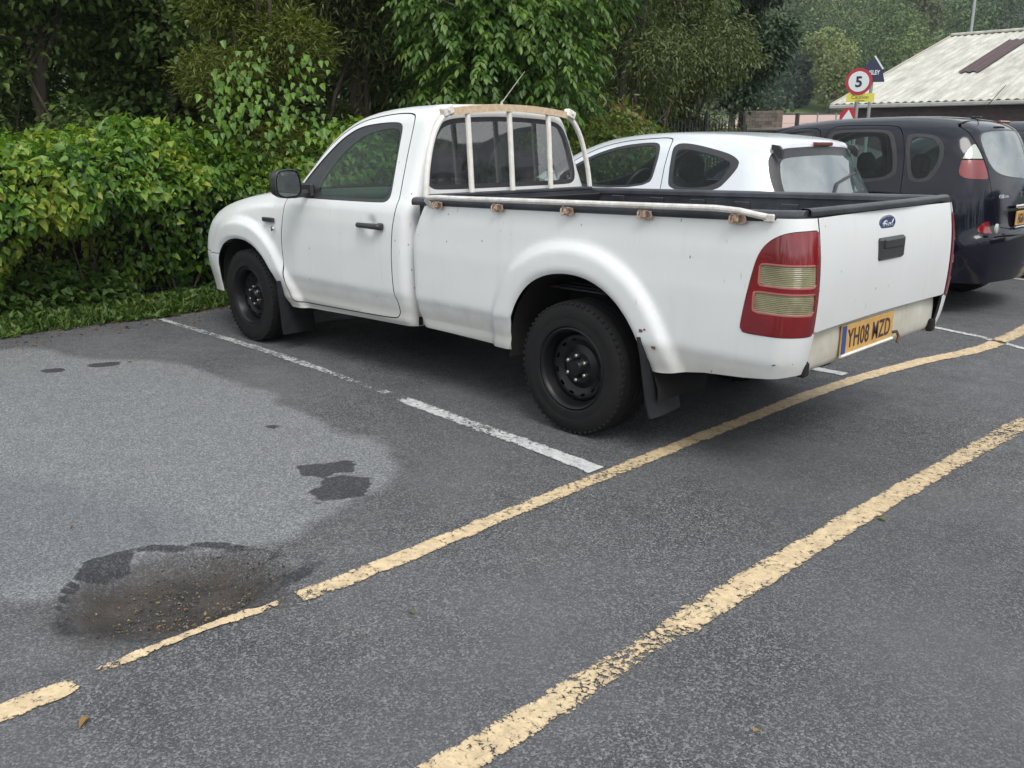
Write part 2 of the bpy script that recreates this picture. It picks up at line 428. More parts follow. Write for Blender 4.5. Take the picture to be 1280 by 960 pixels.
M['rust'] = mat('rust', (.17, .075, .035), .85, noise=(60, .6, (.06, .03, .02)))
M['seat'] = mat('grey_seat_fabric', (.05, .055, .065), .9, noise=(60, .5, (.03, .03, .035)))
M['dash'] = mat('dashboard_plastic', (.06, .075, .07), .55)
M['redlens'] = mat('red_lens', (.21, .008, .012), .12, coat=.8, noise=(7, .6, (.09, .005, .007)))
M['clearlens'] = mat('clear_lens', (.27, .25, .14), .15, coat=.6, noise=(14, .65, (.13, .11, .06)))
M['headlens'] = mat('headlight_lens', (.38, .42, .36), .1, coat=1.0)
M['plate'] = mat('yellow_plate', (.60, .36, .11), .55, noise=(24, .5, (.40, .22, .08)))
M['plateblue'] = mat('plate_blue', (.03, .07, .22), .4)
M['ink'] = mat('plate_ink', (.06, .030, .022), .6)
M['valance'] = mat('dirty_cream_panel', (.62, .61, .55), .5, noise=(5, .6, (.42, .37, .26)), bump=(20, .15))
M['lensrim'] = mat('pink_lens_rim', (.42, .13, .12), .2, coat=.5)
M['blue'] = mat('badge_blue', (.012, .035, .13), .2, coat=.8)
M['mirror'] = mat('mirror_glass', (.75, .78, .8), .03, metal=1.0)
M['sideglass'] = glass_mat('green_side_glass', (.66, .92, .72), ior=1.4, dust_sheen=.006, dcol=(.3, .36, .33))
M['rearglass'] = glass_mat('dusty_rear_glass', (.50, .52, .54), ior=2.4, dust_sheen=.07, dcol=(.36, .36, .40))
M['screen'] = glass_mat('windscreen_glass', (.72, .82, .76), dust_sheen=.02)

def lens_ribs(m, sc):
    n, l = m.node_tree.nodes, m.node_tree.links; w = n.new('ShaderNodeTexWave'); w.bands_direction = 'Z'; w.inputs['Scale'].default_value = sc
    t = n.new('ShaderNodeTexCoord'); b = n.new('ShaderNodeBump'); b.inputs['Strength'].default_value = .5; b.inputs['Distance'].default_value = .003
    l.new(t.outputs['Object'], w.inputs['Vector']); l.new(w.outputs['Fac'], b.inputs['Height']); l.new(b.outputs[0], n['Principled BSDF'].inputs['Normal'])
lens_ribs(M['clearlens'], 44)

def side(sgn): return lambda V: .25-V[:, 1]*sgn
def wheel(parent, loc, R, wdt, rr, sgn, rimmat, hub6=True, hubcap=None):
    """wheel centre loc; sgn = +1 for the +y side"""
    w = empty('wheel', loc, parent)
    t = MB(); o = wdt/2
    prof = [(-o*.80, rr), (-o*.98, rr+.012), (-o*1.0, rr+(R-rr)*.45), (-o*.93, R-.022), (-o*.80, R-.006), (-o*.55, R)]
    for g in (-.5, -.17, .17, .5):
        prof += [((g-.035)*o*1.1, R), ((g-.03)*o*1.1, R-.008), ((g+.03)*o*1.1, R-.008), ((g+.035)*o*1.1, R)]
    prof += [(o*.55, R), (o*.80, R-.006), (o*.93, R-.022), (o*1.0, rr+(R-rr)*.45), (o*.985, rr+(R-rr)*.40), (o*.985, rr+(R-rr)*.33), (o*1.0, rr+(R-rr)*.28), (o*.98, rr+.012), (o*.80, rr)]
    t.lathe(prof, 1, n=72, sgn=sgn)
    # shoulder lugs
    for k in range(60):
        a = 2*math.pi*k/60
        for s2 in (-1, 1):
            c = np.array([math.cos(a)*(R-.0115), s2*o*.86, math.sin(a)*(R-.0115)])
            Mx = np.array([[math.cos(a), 0, -math.sin(a)], [0, 1, 0], [math.sin(a), 0, math.cos(a)]])
            t.box(c, (.012, .017, .015), .002, Mx)
    t.build('tyre', M['rubber'], w)
    r = MB(); oo = o*.80
    r.lathe([(oo-.002, rr+.002), (oo+.012, rr+.006), (oo+.016, rr-.002), (oo+.010, rr-.010), (oo-.004, rr-.016), (oo-.03, rr-.024), (oo-.055, rr-.030), (-oo, rr-.030)], 1, n=64, sgn=sgn)
    # disc face with ventilation holes
    n = 96; rads = [rr-.030, rr-.036, rr-.045, rr-.055, rr-.065, rr-.078, rr-.09, .085, .078, .05, .046, .0385, .034, .0]
    dep = [-.052, -.044, -.040, -.040, -.044, -.056, -.060, -.050, -.044, -.044, -.040, -.018, -.012, -.010]
    V = []; F = []
    for q, (ra, de) in enumerate(zip(rads, dep)):
        for k in range(n):
            a = 2*math.pi*k/n; V.append((ra*math.cos(a), (oo+de)*sgn, ra*math.sin(a)))
    for q in range(len(rads)-1):
        for k in range(n):
            if q in (3,) and (k % 8) in (3, 4, 5): continue
            F.append((q*n+k, q*n+(k+1) % n, (q+1)*n+(k+1) % n, (q+1)*n+k))
    r.add(V, F)
    if hubcap: pass
    r.build('rim', rimmat, w)
    if hub6:
        for k in range(6):
            g = MB(); a = 2*math.pi*(k+.5)/6; c = (.060*math.cos(a), (oo-.030)*sgn, .060*math.sin(a))
            g.lathe([(-.012, .0095), (.008, .0095), (.012, .006), (.0125, 0)], 1, c, 8, sgn); g.build('wheel_nut', M['nut'], w)
    d = MB(); d.lathe([(0, 0), (0, rr-.06), (-.05, rr-.06), (-.05, 0)], 1, (0, sgn*(-.02), 0), 24, 1); d.build('brake_drum', M['under'], w)
    return w

# ------------------------------------------------------------------ the white pickup truck
truck = tag(empty('pickup_truck', (1.37, 0, 0)), 'old white pickup truck with an open load bed and a bar guard behind the cab', 'pickup truck')
TO = np.array([1.37, 0, 0])
def tobj(name, Mh, m, parent=truck, angle=35, **k):
    if len(Mh[0]) == 0: return None
    off = TO if parent is not None else 0
    if len(Mh) == 3 and m is M['white']: k = dict(k, mats=[m, M['inner']], mi=[0]*Mh[2]+[1]*(len(Mh[1])-Mh[2]))
    return obj(name, Mh[0]-off, Mh[1], m, parent, True, angle, **k)
def tb(mb, name, m, parent=truck, angle=35, smooth=True):
    o = obj(name, np.array(mb.v)-TO, mb.f, m, parent, smooth, angle); bm_fix(o); return o
YT = smooth_table([(.10, .70), (.33, .752), (.36, .772), (.38, .780), (.395, .770), (.43, .777), (.50, .792), (.515, .800), (.53, .803), (.62, .805), (.75, .806), (.90, .799), (.985, .787), (1.03, .771), (1.06, .750), (1.2, .69), (1.35, .63), (1.5, .565), (1.7, .47)])
YB = smooth_table([(.10, .72), (.33, .752), (.375, .768), (.395, .762), (.42, .768), (.50, .789), (.515, .797), (.54, .800), (.62, .803), (.78, .806), (.95, .798), (1.05, .785), (1.12, .775), (1.4, .76)])
def smin(a, b, k):
    h = np.clip(.5+.5*(b-a)/k, 0, 1); return b*(1-h)+a*h-k*h*(1-h)
ARF = chaikin([(3.46, -.1), (3.46, .35), (3.455, .47), (3.42, .57), (3.34, .655), (3.22, .705), (3.08, .72), (2.94, .70), (2.82, .645), (2.72, .565), (2.645, .47), (2.57, .37), (2.49, .27), (2.44, .15), (2.44, -.1)], 2)
ARR = chaikin([(.44, -.1), (.44, .30), (.425, .45), (.385, .575), (.30, .69), (.18, .758), (.03, .782), (-.11, .765), (-.235, .705), (-.325, .62), (-.40, .50), (-.455, .38), (-.50, .26), (-.53, -.1)], 2)
SF = Sil(chaikin([(1.0, 1.585), (1.3, 1.588), (1.65, 1.578), (1.84, 1.558), (1.98, 1.528), (2.09, 1.49), (2.20, 1.43), (2.31, 1.345), (2.45, 1.212), (2.60, 1.08), (2.72, 1.078), (3.0, 1.055), (3.3, 1.01), (3.6, .95), (3.78, .89), (3.885, .80), (3.93, .70), (3.955, .60), (3.955, .46), (3.92, .34), (3.8, -.1), (1.0, -.1)], 3))
SAF = Sil(ARF); SAR = Sil(ARR)
def flare(d): return .037*(1-sstep(.105, .160, d))-.018*(1-sstep(-.01, .022, d))
def Fcab(x, y, z, ex):
    sh = .20*y*y*sstep(1.9, 2.5, x)+.9*np.maximum(y-.45, 0)**2*sstep(2.9, 3.7, x)*.6
    a = SF(x+sh, z+.05*y*y, ex)
    Y = YT(z)-.055*sstep(3.15, 4.0, x)-.015*sstep(1.9, 1.2, x)*0
    hood = sstep(2.35, 2.75, x)
    # bonnet: the shoulder rolls over softly instead of the cab's tumblehome
    Yh = np.interp(z, [.1, .33, .55, .8, .95, 1.02, 1.10], [.72, .755, .795, .795, .770, .735, .68])-.05*sstep(3.15, 4.0, x)
    Y = Y*(1-hood)+Yh*hood
    Y = Y+flare(SAF(x, z, ex))*(1-sstep(.90, .98, z))
    r = np.interp(x, [1.2, 1.9, 2.4, 2.7, 3.2, 3.6, 4.0], [.11, .08, .05, .10, .12, .15, .18])
    f = rand_(a, y-Y, r)
    return rand_(f, 1.238+.012*(y/.7)**2+.085*np.maximum(z-1.05, 0)-x, .06)
cab = shell(Fcab, (1.15, 0, -.02), (4.05, .95, 1.68), .021)
low = chaikin([(1.1, .345), (2.2, .318), (2.5, .305), (3.0, .30), (3.4, .30), (3.9, .31), (4.2, .33)], 1, False)
def fl(V): return np.interp(V[:, 0], low[:, 0], low[:, 1])-V[:, 2]
cab = clip(cab, fl); cab = clip(cab, lambda V: sdp(V[:, 0], V[:, 2], ARF), False)
G = .0035
def ripple(Mh, a=.0035, s=3.2):
    N = vnormals(*Mh); return Mh[0]+N*((fbm(Mh[0]*s+5, 2, 77)-.5)*a)[:, None], Mh[1]
cab = ripple(cab)
door_p = chaikin([(2.515, 1.03), (2.54, .90), (2.555, .76), (2.55, .62), (2.515, .47), (2.46, .37), (2.42, .352), (2.36, .349), (1.42, .372), (1.36, .385), (1.345, .44), (1.375, .54), (1.38, .70), (1.375, .88), (1.35, 1.02), (1.37, 1.12), (1.39, 1.23), (1.41, 1.40), (1.425, 1.50), (1.47, 1.528), (1.62, 1.53), (1.80, 1.512), (1.93, 1.488), (2.03, 1.45), (2.13, 1.39), (2.24, 1.295), (2.355, 1.17), (2.44, 1.07), (2.50, 1.042)], 2)
win_p = chaikin([(2.335, 1.150), (2.26, 1.235), (2.10, 1.375), (2.0, 1.43), (1.90, 1.462), (1.74, 1.478), (1.58, 1.482), (1.52, 1.468), (1.505, 1.42), (1.475, 1.23), (1.44, 1.075), (1.455, 1.038), (1.52, 1.030), (2.25, 1.024), (2.34, 1.030), (2.375, 1.055), (2.37, 1.10)], 2)
gl_p = chaikin([(2.165, 1.165), (2.06, 1.285), (1.95, 1.37), (1.84, 1.42), (1.70, 1.445), (1.575, 1.45), (1.535, 1.43), (1.515, 1.35), (1.475, 1.12), (1.48, 1.065), (1.53, 1.052), (2.12, 1.048), (2.17, 1.06), (2.185, 1.10)], 2)
fs = lambda V, p: sdp(V[:, 0], V[:, 2], p)
rw_p = chaikin([(0.63, 1.14), (0.63, 1.2), (0.598, 1.34), (0.54, 1.445), (0.475, 1.488), (0.35, 1.506), (0, 1.518), (-0.35, 1.506), (-0.475, 1.488), (-0.54, 1.445), (-0.598, 1.34), (-0.63, 1.2), (-0.63, 1.14), (-0.6, 1.112), (-0.54, 1.104), (0, 1.104), (0.54, 1.104), (0.6, 1.112)], 2)
def f_rw(V): return both(sdp(V[:, 1], V[:, 2], rw_p), V[:, 0]-1.33)
def f_rwg(V): return both(sdp(V[:, 1], V[:, 2], rw_p)+.028, V[:, 0]-1.33)
ws_p = chaikin([(.66, 1.10), (.60, 1.25), (.54, 1.40), (.49, 1.50), (.40, 1.53), (0, 1.54), (-.40, 1.53), (-.49, 1.50), (-.54, 1.40), (-.60, 1.25), (-.66, 1.10), (-.50, 1.075), (0, 1.07), (.50, 1.075)], 2)
def f_ws(V): return both(sdp(V[:, 1], V[:, 2], ws_p), 1.80-V[:, 0])
hl_p = chaikin([(3.60, .90), (3.70, .885), (4.2, .80), (4.2, .60), (3.86, .60), (3.76, .62), (3.68, .70), (3.62, .80)], 2)
def f_hl(V): return both(sdp(V[:, 0], V[:, 2], hl_p), .44-np.abs(V[:, 1]))
def f_gr(V): return both(3.6-V[:, 0], np.abs(V[:, 1])-.42, np.abs(V[:, 2]-.73)-.10)
def f_bm(V): return both(V[:, 2]-.585, 3.30-V[:, 0])
body = cab
doors = {}
for sg in (1, -1):
    fd = lambda V: both(fs(V, door_p), .25-V[:, 1]*sg)
    d = clip(body, lambda V: fd(V)+G); body = clip(body, lambda V: fd(V)-G, False); doors[sg] = d
rwn = clip(body, f_rw); body = clip(body, f_rw, False)
wsn = clip(body, f_ws); body = clip(body, f_ws, False)
bump = clip(body, lambda V: f_bm(V)+.002); body = clip(body, lambda V: f_bm(V)-.003, False)
hln = clip(body, lambda V: f_hl(V)+.002); body = clip(body, lambda V: f_hl(V)-.002, False)
grl = clip(body, f_gr); body = clip(body, f_gr, False)
hood_f = lambda V: both(2.62-V[:, 0], .93-V[:, 2]-.0*V[:, 0], np.abs(V[:, 1])-.66)
hoodp = clip(body, lambda V: hood_f(V)+.003); body = clip(body, lambda V: hood_f(V)-.003, False)
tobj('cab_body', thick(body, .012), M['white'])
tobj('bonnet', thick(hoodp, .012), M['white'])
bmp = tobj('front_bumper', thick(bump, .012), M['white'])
for sg in (1, -1):
    tobj('headlight', thick(clip(hln, lambda V: -V[:, 1]*sg), .02, .002), M['headlens'])
tobj('grille', thick(grl, .012, .012), M['trim'])
tobj('windscreen', thick(wsn, .004, .004), M['screen'])
fr = clip(rwn, f_rwg, False); tobj('rear_window_seal', thick(fr, .014, .001), M['trim'])
tobj('rear_window', clip(rwn, f_rwg), M['rearglass'])
for sg in (1, -1):
    d = doors[sg]; wn_ = clip(d, lambda V: fs(V, win_p)); dd = clip(d, lambda V: fs(V, win_p), False)
    # recess behind the handle: a shallow round cup
    cup = np.exp(-(((dd[0][:, 0]-1.575)/.040)**2+((dd[0][:, 2]-.900)/.046)**2)**2)*.020
    dd = (dd[0]-np.outer(cup, (0, sg, 0)), dd[1])
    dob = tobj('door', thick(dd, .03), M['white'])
    tobj('window_frame', thick(clip(wn_, lambda V: fs(V, gl_p), False), .016, .005), M['trim'], dob)
    tobj('window_glass', clip(wn_, lambda V: fs(V, gl_p)), M['sideglass'], dob)
    dob2 = dob
    for ch in list(dob.children): pass
    h = MB(); ph = [(1.685, .806, .898), (1.66, .826, .900), (1.60, .838, .902), (1.52, .838, .902), (1.47, .828, .901), (1.455, .806, .900)]
    h.tube([(a, b*sg, c) for a, b, c in ph], [.014, .016, .015, .017, .018, .016], 10); h.box((1.465, .813*sg, .901), (.042, .03, .040), .008)
    tb(h, 'door_handle', M['trim'], dob)
for o in C.objects:
    if o.name.startswith(('window_frame', 'window_glass', 'door_handle')): o.data.name = o.name
# doors' children already share the truck's origin: undo nothing, the door itself sits at the truck origin

# wing mirrors
for sg in (1, -1):
    m_ = MB()
    V, F = [], []
    mp = chaikin([(.84, 1.045), (.86, 1.195), (.90, 1.21), (1.00, 1.205), (1.03, 1.18), (1.035, 1.08), (1.01, 1.04), (.93, 1.03)], 2)
    n = len(mp); c = mp.mean(0)
    for k, (xx, s_) in enumerate([(2.195, .93), (2.20, 1.0), (2.24, 1.0), (2.28, .9), (2.31, .68), (2.32, .3)]):
        for p in mp: V.append((xx, sg*(c[0]+(p[0]-c[0])*s_), c[1]+(p[1]-c[1])*s_))
    for q in range(5):
        for k in range(n): F.append((q*n+k, q*n+(k+1) % n, (q+1)*n+(k+1) % n, (q+1)*n+k))
    F.append(list(range(5*n, 6*n)))
    m_.add(V, F); m_.tube([(2.25, sg*.77, 1.06), (2.25, sg*.88, 1.05)], .022, 8)
    m_.box((2.27, sg*.765, 1.075), (.14, .03, .09), .012)
    mo = tb(m_, 'wing_mirror', M['trim'])
    g = MB(); g.prism([(p[0], p[1]) for p in [(sg*(c[0]+(q[0]-c[0])*.86), c[1]+(q[1]-c[1])*.86) for q in mp]], 2.197, 2.206, 0)
    tb(g, 'mirror_glass', M['mirror'], mo, smooth=False)
    ind = MB(); ind.box((2.70, sg*.805, .868), (.130, .022, .030), .005); io = tb(ind, 'side_vent', M['trim'])
    ind = MB(); ind.lathe([(0, .017), (.006, .015), (.010, 0)], 1, (2.64, sg*.812, .812), 16, sg); tb(ind, 'indicator_lamp', M['chrome'])

# cabin
it = MB(); it.box((1.9, 0, .46), (1.2, 1.44, .06)); it.box((1.30, 0, .75), (.05, 1.42, .62)); tb(it, 'cabin_floor', M['inner'])
for yy in (.36, -.30):
    s = MB(); s.box((1.76, yy, .66), (.50, .52, .20), .05); s.box((1.47, yy, .92), (.15, .50, .44), .05, [[.98, 0, -.17], [0, 1, 0], [.17, 0, .98]])
    so_ = tb(s, 'seat', M['seat']); hd = MB(); hd.box((1.42, yy, 1.235), (.11, .25, .15), .035); hd.tube([(1.43, yy+.05, 1.1), (1.43, yy+.05, 1.2)], .008, 6); hd.tube([(1.43, yy-.05, 1.1), (1.43, yy-.05, 1.2)], .008, 6)
    tb(hd, 'headrest', M['seat'], so_)
d = MB(); d.prism(chaikin([(2.28, .70), (2.25, .92), (2.24, 1.03), (2.32, 1.075), (2.56, 1.06), (2.62, .9), (2.62, .7)], 2).tolist(), -.68, .68, 1)
do_ = tb(d, 'dashboard', M['dash']); d2 = MB(); d2.prism(chaikin([(2.21, 1.02), (2.23, 1.11), (2.36, 1.12), (2.42, 1.05)], 2).tolist(), -.55, -.15, 1); tb(d2, 'binnacle', M['dash'], do_)
# steering wheel on the right-hand side of a British cab
w_ = MB(); cc = np.array([2.14, -.36, 1.00]); ax1 = np.array([0, 1, 0]); ax2 = np.array([-.42, 0, .91])
w_.tube([cc+.185*(math.cos(a)*ax1+math.sin(a)*ax2) for a in np.linspace(0, 2*math.pi, 33)[:-1]], .014, 8, closed=True)
w_.tube([cc-.17*ax1, cc, cc+.17*ax1], [.014, .05, .014], 8); w_.tube([cc, cc-.17*ax2], .014, 8); w_.tube([cc, cc+np.array([.25, 0, -.12])], .03, 8)
tb(w_, 'steering_wheel', M['trim'])
vm = MB(); vm.box((2.17, -.02, 1.40), (.03, .22, .065), .012); vm.tube([(2.18, -.02, 1.42), (2.22, -.02, 1.50)], .008, 6); tb(vm, 'interior_mirror', M['trim'])
a_ = MB(); a_.tube([(1.32, -.02, 1.57), (1.32, -.02, 1.60), (1.30, -.02, 1.615), (1.13, -.02, 1.765)], [.012, .007, .003, .0022], 6); tb(a_, 'antenna', M['railm'])

# wheel wells, chassis
for sg in (1, -1):
    for ar, dx in ((ARF, 0), (ARR, 0)):
        u = MB()
        p = [tuple(q) for q in ar if q[1] > .28]; n = len(p); V = []; F = []
        if p[0][0] < p[-1][0]: p = p[::-1]
        zb_ = .31 if p[0][0] > 2 else .33; p = [(p[0][0], zb_)]+p+[(p[-1][0], .25)]; n = len(p); cx = sum(q[0] for q in p)/n
        pe = [(cx+(q[0]-cx)*1.01, q[1]+.004) for q in p]
        V = [(q[0], sg*(.755 if q[0] > 2 else .79), q[1]) for q in pe]+[(q[0], sg*.40, q[1]) for q in pe]
        F = [(k, k+1, n+k+1, n+k) for k in range(n-1)]+[list(range(n, 2*n))]; u.add(V, F); tb(u, 'wheel_well', M['under'])
ch = MB()
for sg in (1, -1):
    ch.tube([(-.98, sg*.42, .52), (-.6, sg*.42, .46), (-.2, sg*.42, .50), (.4, sg*.42, .46), (1.0, sg*.42, .36), (2.6, sg*.42, .36), (3.6, sg*.38, .45)], .055, 6)
    ch.tube([(-.65, sg*.5, .42), (0, sg*.5, .27), (.6, sg*.5, .40)], .03, 6, flat=.6)
ch.box((1.9, 0, .37), (1.3, 1.44, .05)); ch.box((1.6, -.1, .32), (.9, .5, .12), .03); ch.box((-.75, 0, .43), (.08, .84, .08)); ch.box((.9, 0, .38), (.08, .84, .08))
ch.tube([(0, .62, .32), (0, -.62, .32)], .045, 10); ch.tube([(3.0, .62, .32), (3.0, -.62, .32)], .035, 10); ch.lathe([(-.12, .03), (-.1, .11), (.0, .14), (.1, .11), (.12, .03)], 0, (0, 0, .32), 16)
tb(ch, 'chassis', M['under'])
ex = MB(); ex.tube([(.8, -.25, .34), (-.2, -.30, .40), (-.6, -.34, .38), (-.72, -.36, .36)], .028, 10); ex.lathe([(-.3, .04), (-.28, .09), (.25, .09), (.28, .04)], 0, (.9, -.25, .33), 16); tb(ex, 'exhaust', M['under'])
sp_ = MB(); sp_.lathe([(-.10, 0), (-.10, .15), (-.09, .29), (-.04, .315), (.04, .315), (.09, .29), (.10, .15), (.10, 0)], 2, (-.62, .06, .46), 40); tb(sp_, 'spare_tyre', M['rubber'])
for x_ in (0, 3.0):
    for sg in (1, -1): wheel(truck, (x_-1.37, sg*.715, .324), .324, .225, .196, sg, M['rim'])
for sg in (1, -1):
    f = MB(); ZF = [(.50, .62, .850), (.42, .60, .846), (.30, .58, .84), (.20, .57, .836), (.140, .575, .833)]
    for (x0, dz, dx) in ((-.388, .045, -.07), (2.592, -.025, -.02)):
        V = []
        for i, (z, y0, y1) in enumerate(ZF):
            for (yy) in np.linspace(y0, y1, 5): V.append((x0+dx*i/4-.02*math.sin((yy-.6)*9), sg*yy, z+dz))
        n0 = len(V); V = V+[(a-.012, b, c) for a, b, c in V]; F = []
        for i in range(4):
            for k in range(4):
                a = i*5+k; F.append((a, a+1, a+6, a+5)); F.append((n0+a, n0+a+5, n0+a+6, n0+a+1))
        per = [0, 1, 2, 3, 4, 9, 14, 19, 24, 23, 22, 21, 20, 15, 10, 5]
        F += [(per[i], per[(i+1) % 16], n0+per[(i+1) % 16], n0+per[i]) for i in range(16)]
        f = MB(); f.add(V, F); tb(f, 'mud_flap', M['flap'])

# load bed
SB = Sil(chaikin([(1.216, -.2), (1.216, 1.5), (-1.072, 1.5), (-1.080, 1.16), (-1.112, 1.0), (-1.125, .85), (-1.118, .66), (-1.095, .52), (-1.06, .40), (-1.0, -.2)], 2))
def ztop(x): return 1.112-.0185*(x+1.1)
def Fbed(x, y, z, ex):
    a = SB(x+.02*(y/.7)**2, z, ex); Y = YB(z)+flare(SAR(x, z, ex))
    rr_ = np.interp(x, [-1.1, -.6, .9, 1.2], [.115, .08, .04, .022])
    return rand_(a, y-Y, rr_)
bed = shell(Fbed, (-1.22, 0, .2), (1.26, .93, 1.22), .021)
lowb = np.array([(-1.3, .50), (-1.10, .472), (-1.04, .458), (-.9, .440), (-.70, .425), (-.52, .395), (0, .37), (.44, .345), (1.3, .360)])
bed = clip(bed, lambda V: np.interp(V[:, 0], lowb[:, 0], lowb[:, 1])-V[:, 2])
bed = clip(bed, lambda V: V[:, 2]-(ztop(V[:, 0])-.022))
bed = clip(bed, lambda V: sdp(V[:, 0], V[:, 2], ARR), False)
TW = .677
bed = ripple(bed, .006)
def f_tg(V): return both(np.abs(V[:, 1])-TW, V[:, 0]+.98, .640-V[:, 2])
def f_va(V): return both(np.abs(V[:, 1])-TW+.01, V[:, 0]+.98, V[:, 2]-.640)
tl_p = chaikin([(-1.3, 1.052), (-1.08, 1.045), (-1.01, 1.022), (-.965, .99), (-.937, .945), (-.920, .88), (-.90, .77), (-.882, .665), (-.884, .640), (-.90, .632), (-1.0, .632), (-1.3, .640)], 2)
def f_tl(V): return both(sdp(V[:, 0], V[:, 2], tl_p), TW+.003-np.abs(V[:, 1]), V[:, 0]+.8)
tg = clip(bed, lambda V: f_tg(V)+.004); bed = clip(bed, lambda V: f_tg(V)-.004, False)
va = clip(bed, f_va); bed = clip(bed, f_va, False)
tl = clip(bed, lambda V: f_tl(V)+.0015); bed = clip(bed, lambda V: f_tl(V)-.0015, False)
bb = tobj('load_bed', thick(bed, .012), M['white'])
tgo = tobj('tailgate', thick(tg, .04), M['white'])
# rear valance: inset rusty cross member
v = MB(); 
for (y0, y1, xx) in ((.665, -.665, -1.082),):
    v.prism(chaikin([(xx+.03, .65), (xx, .65), (xx-.010, .60), (xx-.008, .50), (xx+.008, .462), (xx+.04, .455)], 1).tolist(), y0, y1, 1)
vo = tb(v, 'rear_crossmember', M['valance'] if 'valance' in M else M['white'])
for sg in (1, -1):
    b_ = MB(); b_.box((-1.092, sg*.655, .488), (.040, .045, .062), .008); tb(b_, 'bumper_bracket', M['under'])
    b_ = MB(); b_.prism([(-1.05, .48), (-1.085, .465), (-1.02, .445)], sg*.62, sg*.67, 1); tb(b_, 'rusty_edge', M['rust'])
    # lamp: red body with two clear windows
    L = clip(tl, lambda V: -V[:, 1]*sg); 
    def sc(V): return np.where(np.abs(V[:, 1]) > .745, -1.055-V[:, 0]+0.0, 0)
    def f_w(V, z0, z1, xo):
        s_ = both(V[:, 2]-z1-.0, z0-V[:, 2], V[:, 0]-xo, TW+.030-np.abs(V[:, 1])); return s_
    a1 = lambda V: f_w(V, .832, .912, -.955); a2 = lambda V: f_w(V, .725, .802, -.938)
    b1 = lambda V: f_w(V, .826, .918, -.949); b2 = lambda V: f_w(V, .719, .808, -.932)
    red = clip(clip(L, b1, False), b2, False)
    lo = tobj('tail_light', thick(red, .018, -.003), M['redlens'])
    tobj('clear_lens', thick(clip(L, a1), .012, .001), M['clearlens'], lo); tobj('clear_lens', thick(clip(L, a2), .012, .001), M['clearlens'], lo)
    for aa, bb__ in ((a1, b1), (a2, b2)): tobj('lens_rim', thick(clip(clip(L, bb__), aa, False), .012, -.004), M['lensrim'], lo)
    tobj('lamp_housing', thick(clip(L, lambda V: np.full(len(V), -1.)), .01, .02), M['inner'], lo)
# tailgate handle and badge
h = MB(); h.box((-1.118, -.01, .925), (.030, .255, .098), .010); ho = tb(h, 'tailgate_handle', M['trim'], tgo)
h = MB(); h.box((-1.134, -.01, .948), (.014, .20, .040), .005, None); tb(h, 'handle_flap', M['trim'], tgo)
e = MB(); n = 40
def oval(rx, rz, x0, x1, c=(.02, 1.032)):
    V = [(x0, c[0]+rx*math.cos(2*math.pi*k/n), c[1]+rz*math.sin(2*math.pi*k/n)) for k in range(n)]+[(x1, c[0]+rx*.96*math.cos(2*math.pi*k/n), c[1]+rz*.94*math.sin(2*math.pi*k/n)) for k in range(n)]
    return V, [(k, (k+1) % n, n+(k+1) % n, n+k) for k in range(n)]+[[n+k for k in range(n)]]
xb = -1.098
e.add(*oval(.088, .037, xb+.012, xb-.008)); eo = tb(e, 'badge', M['chrome'], tgo)
e = MB(); e.add(*oval(.080, .031, xb-.004, xb-.0105)); tb(e, 'badge_face', M['blue'], tgo)
sc_ = MB()
def script(strokes, r=.0022):
    for s in strokes:
        P = chaikin(s, 2, False); sc_.tube([(xb-.0115, .02-(p[0]-.5)*.115, 1.032+(p[1]-.5)*.045) for p in P], r, 5)
script([[(.02, .45), (.08, .62), (.25, .80), (.42, .72), (.36, .62)], [(.28, .78), (.22, .5), (.12, .2), (.02, .22)], [(.12, .52), (.30, .50)],
        [(.40, .50), (.32, .42), (.36, .25), (.46, .30), (.47, .45), (.40, .50), (.52, .50)], [(.52, .50), (.56, .52), (.53, .25)], [(.56, .45), (.62, .54), (.67, .50)],
        [(.84, .52), (.74, .52), (.70, .32), (.78, .26), (.86, .45), (.96, .85)], [(.96, .85), (.86, .35), (.92, .24), (1.0, .35)]])
tb(sc_, 'badge_script', M['chrome'], tgo)
# number plate
yc = .095; pz = .560; px_ = -1.100
p = MB(); p.box((px_, yc, pz), (.008, .52, .128), .002); po = tb(p, 'number_plate', M['plate'], truck, smooth=False)
p = MB(); p.box((px_-.0045, yc+.238, pz), (.002, .040, .122)); tb(p, 'blue_band', M['plateblue'], po, smooth=False)
V, F = text_mesh('YH08 MZD', .080, (px_-.0045, yc+.205, pz-.038), (0, -1, 0), (0, 0, 1), .0012, xs=.82, bold=.012, spacing=1.06)
w0 = V[:, 1].max()-V[:, 1].min(); V[:, 1] = V[:, 1].max()+(V[:, 1]-V[:, 1].max())*(.432/w0); obj('plate_lettering', V-TO, F, M['ink'], po, False)
p = MB(); p.tube([(px_-.006, yc+.26, pz-.068), (px_-.006, yc-.26, pz-.064)], .007, 6); tb(p, 'plate_bracket', M['guard'], po)
hk = MB(); hk.tube([(-1.085, -.19, .515), (-1.115, -.19, .525), (-1.12, -.205, .50), (-1.12, -.19, .475)], .008, 6); tb(hk, 'hook', M['rust'])
cb = MB(); cb.tube([(-1.09, .672, .80), (-1.115, .665, .79), (-1.128, .66, .76), (-1.125, .665, .725), (-1.10, .675, .71)], .0035, 6); tb(cb, 'loose_cable', M['trim'])

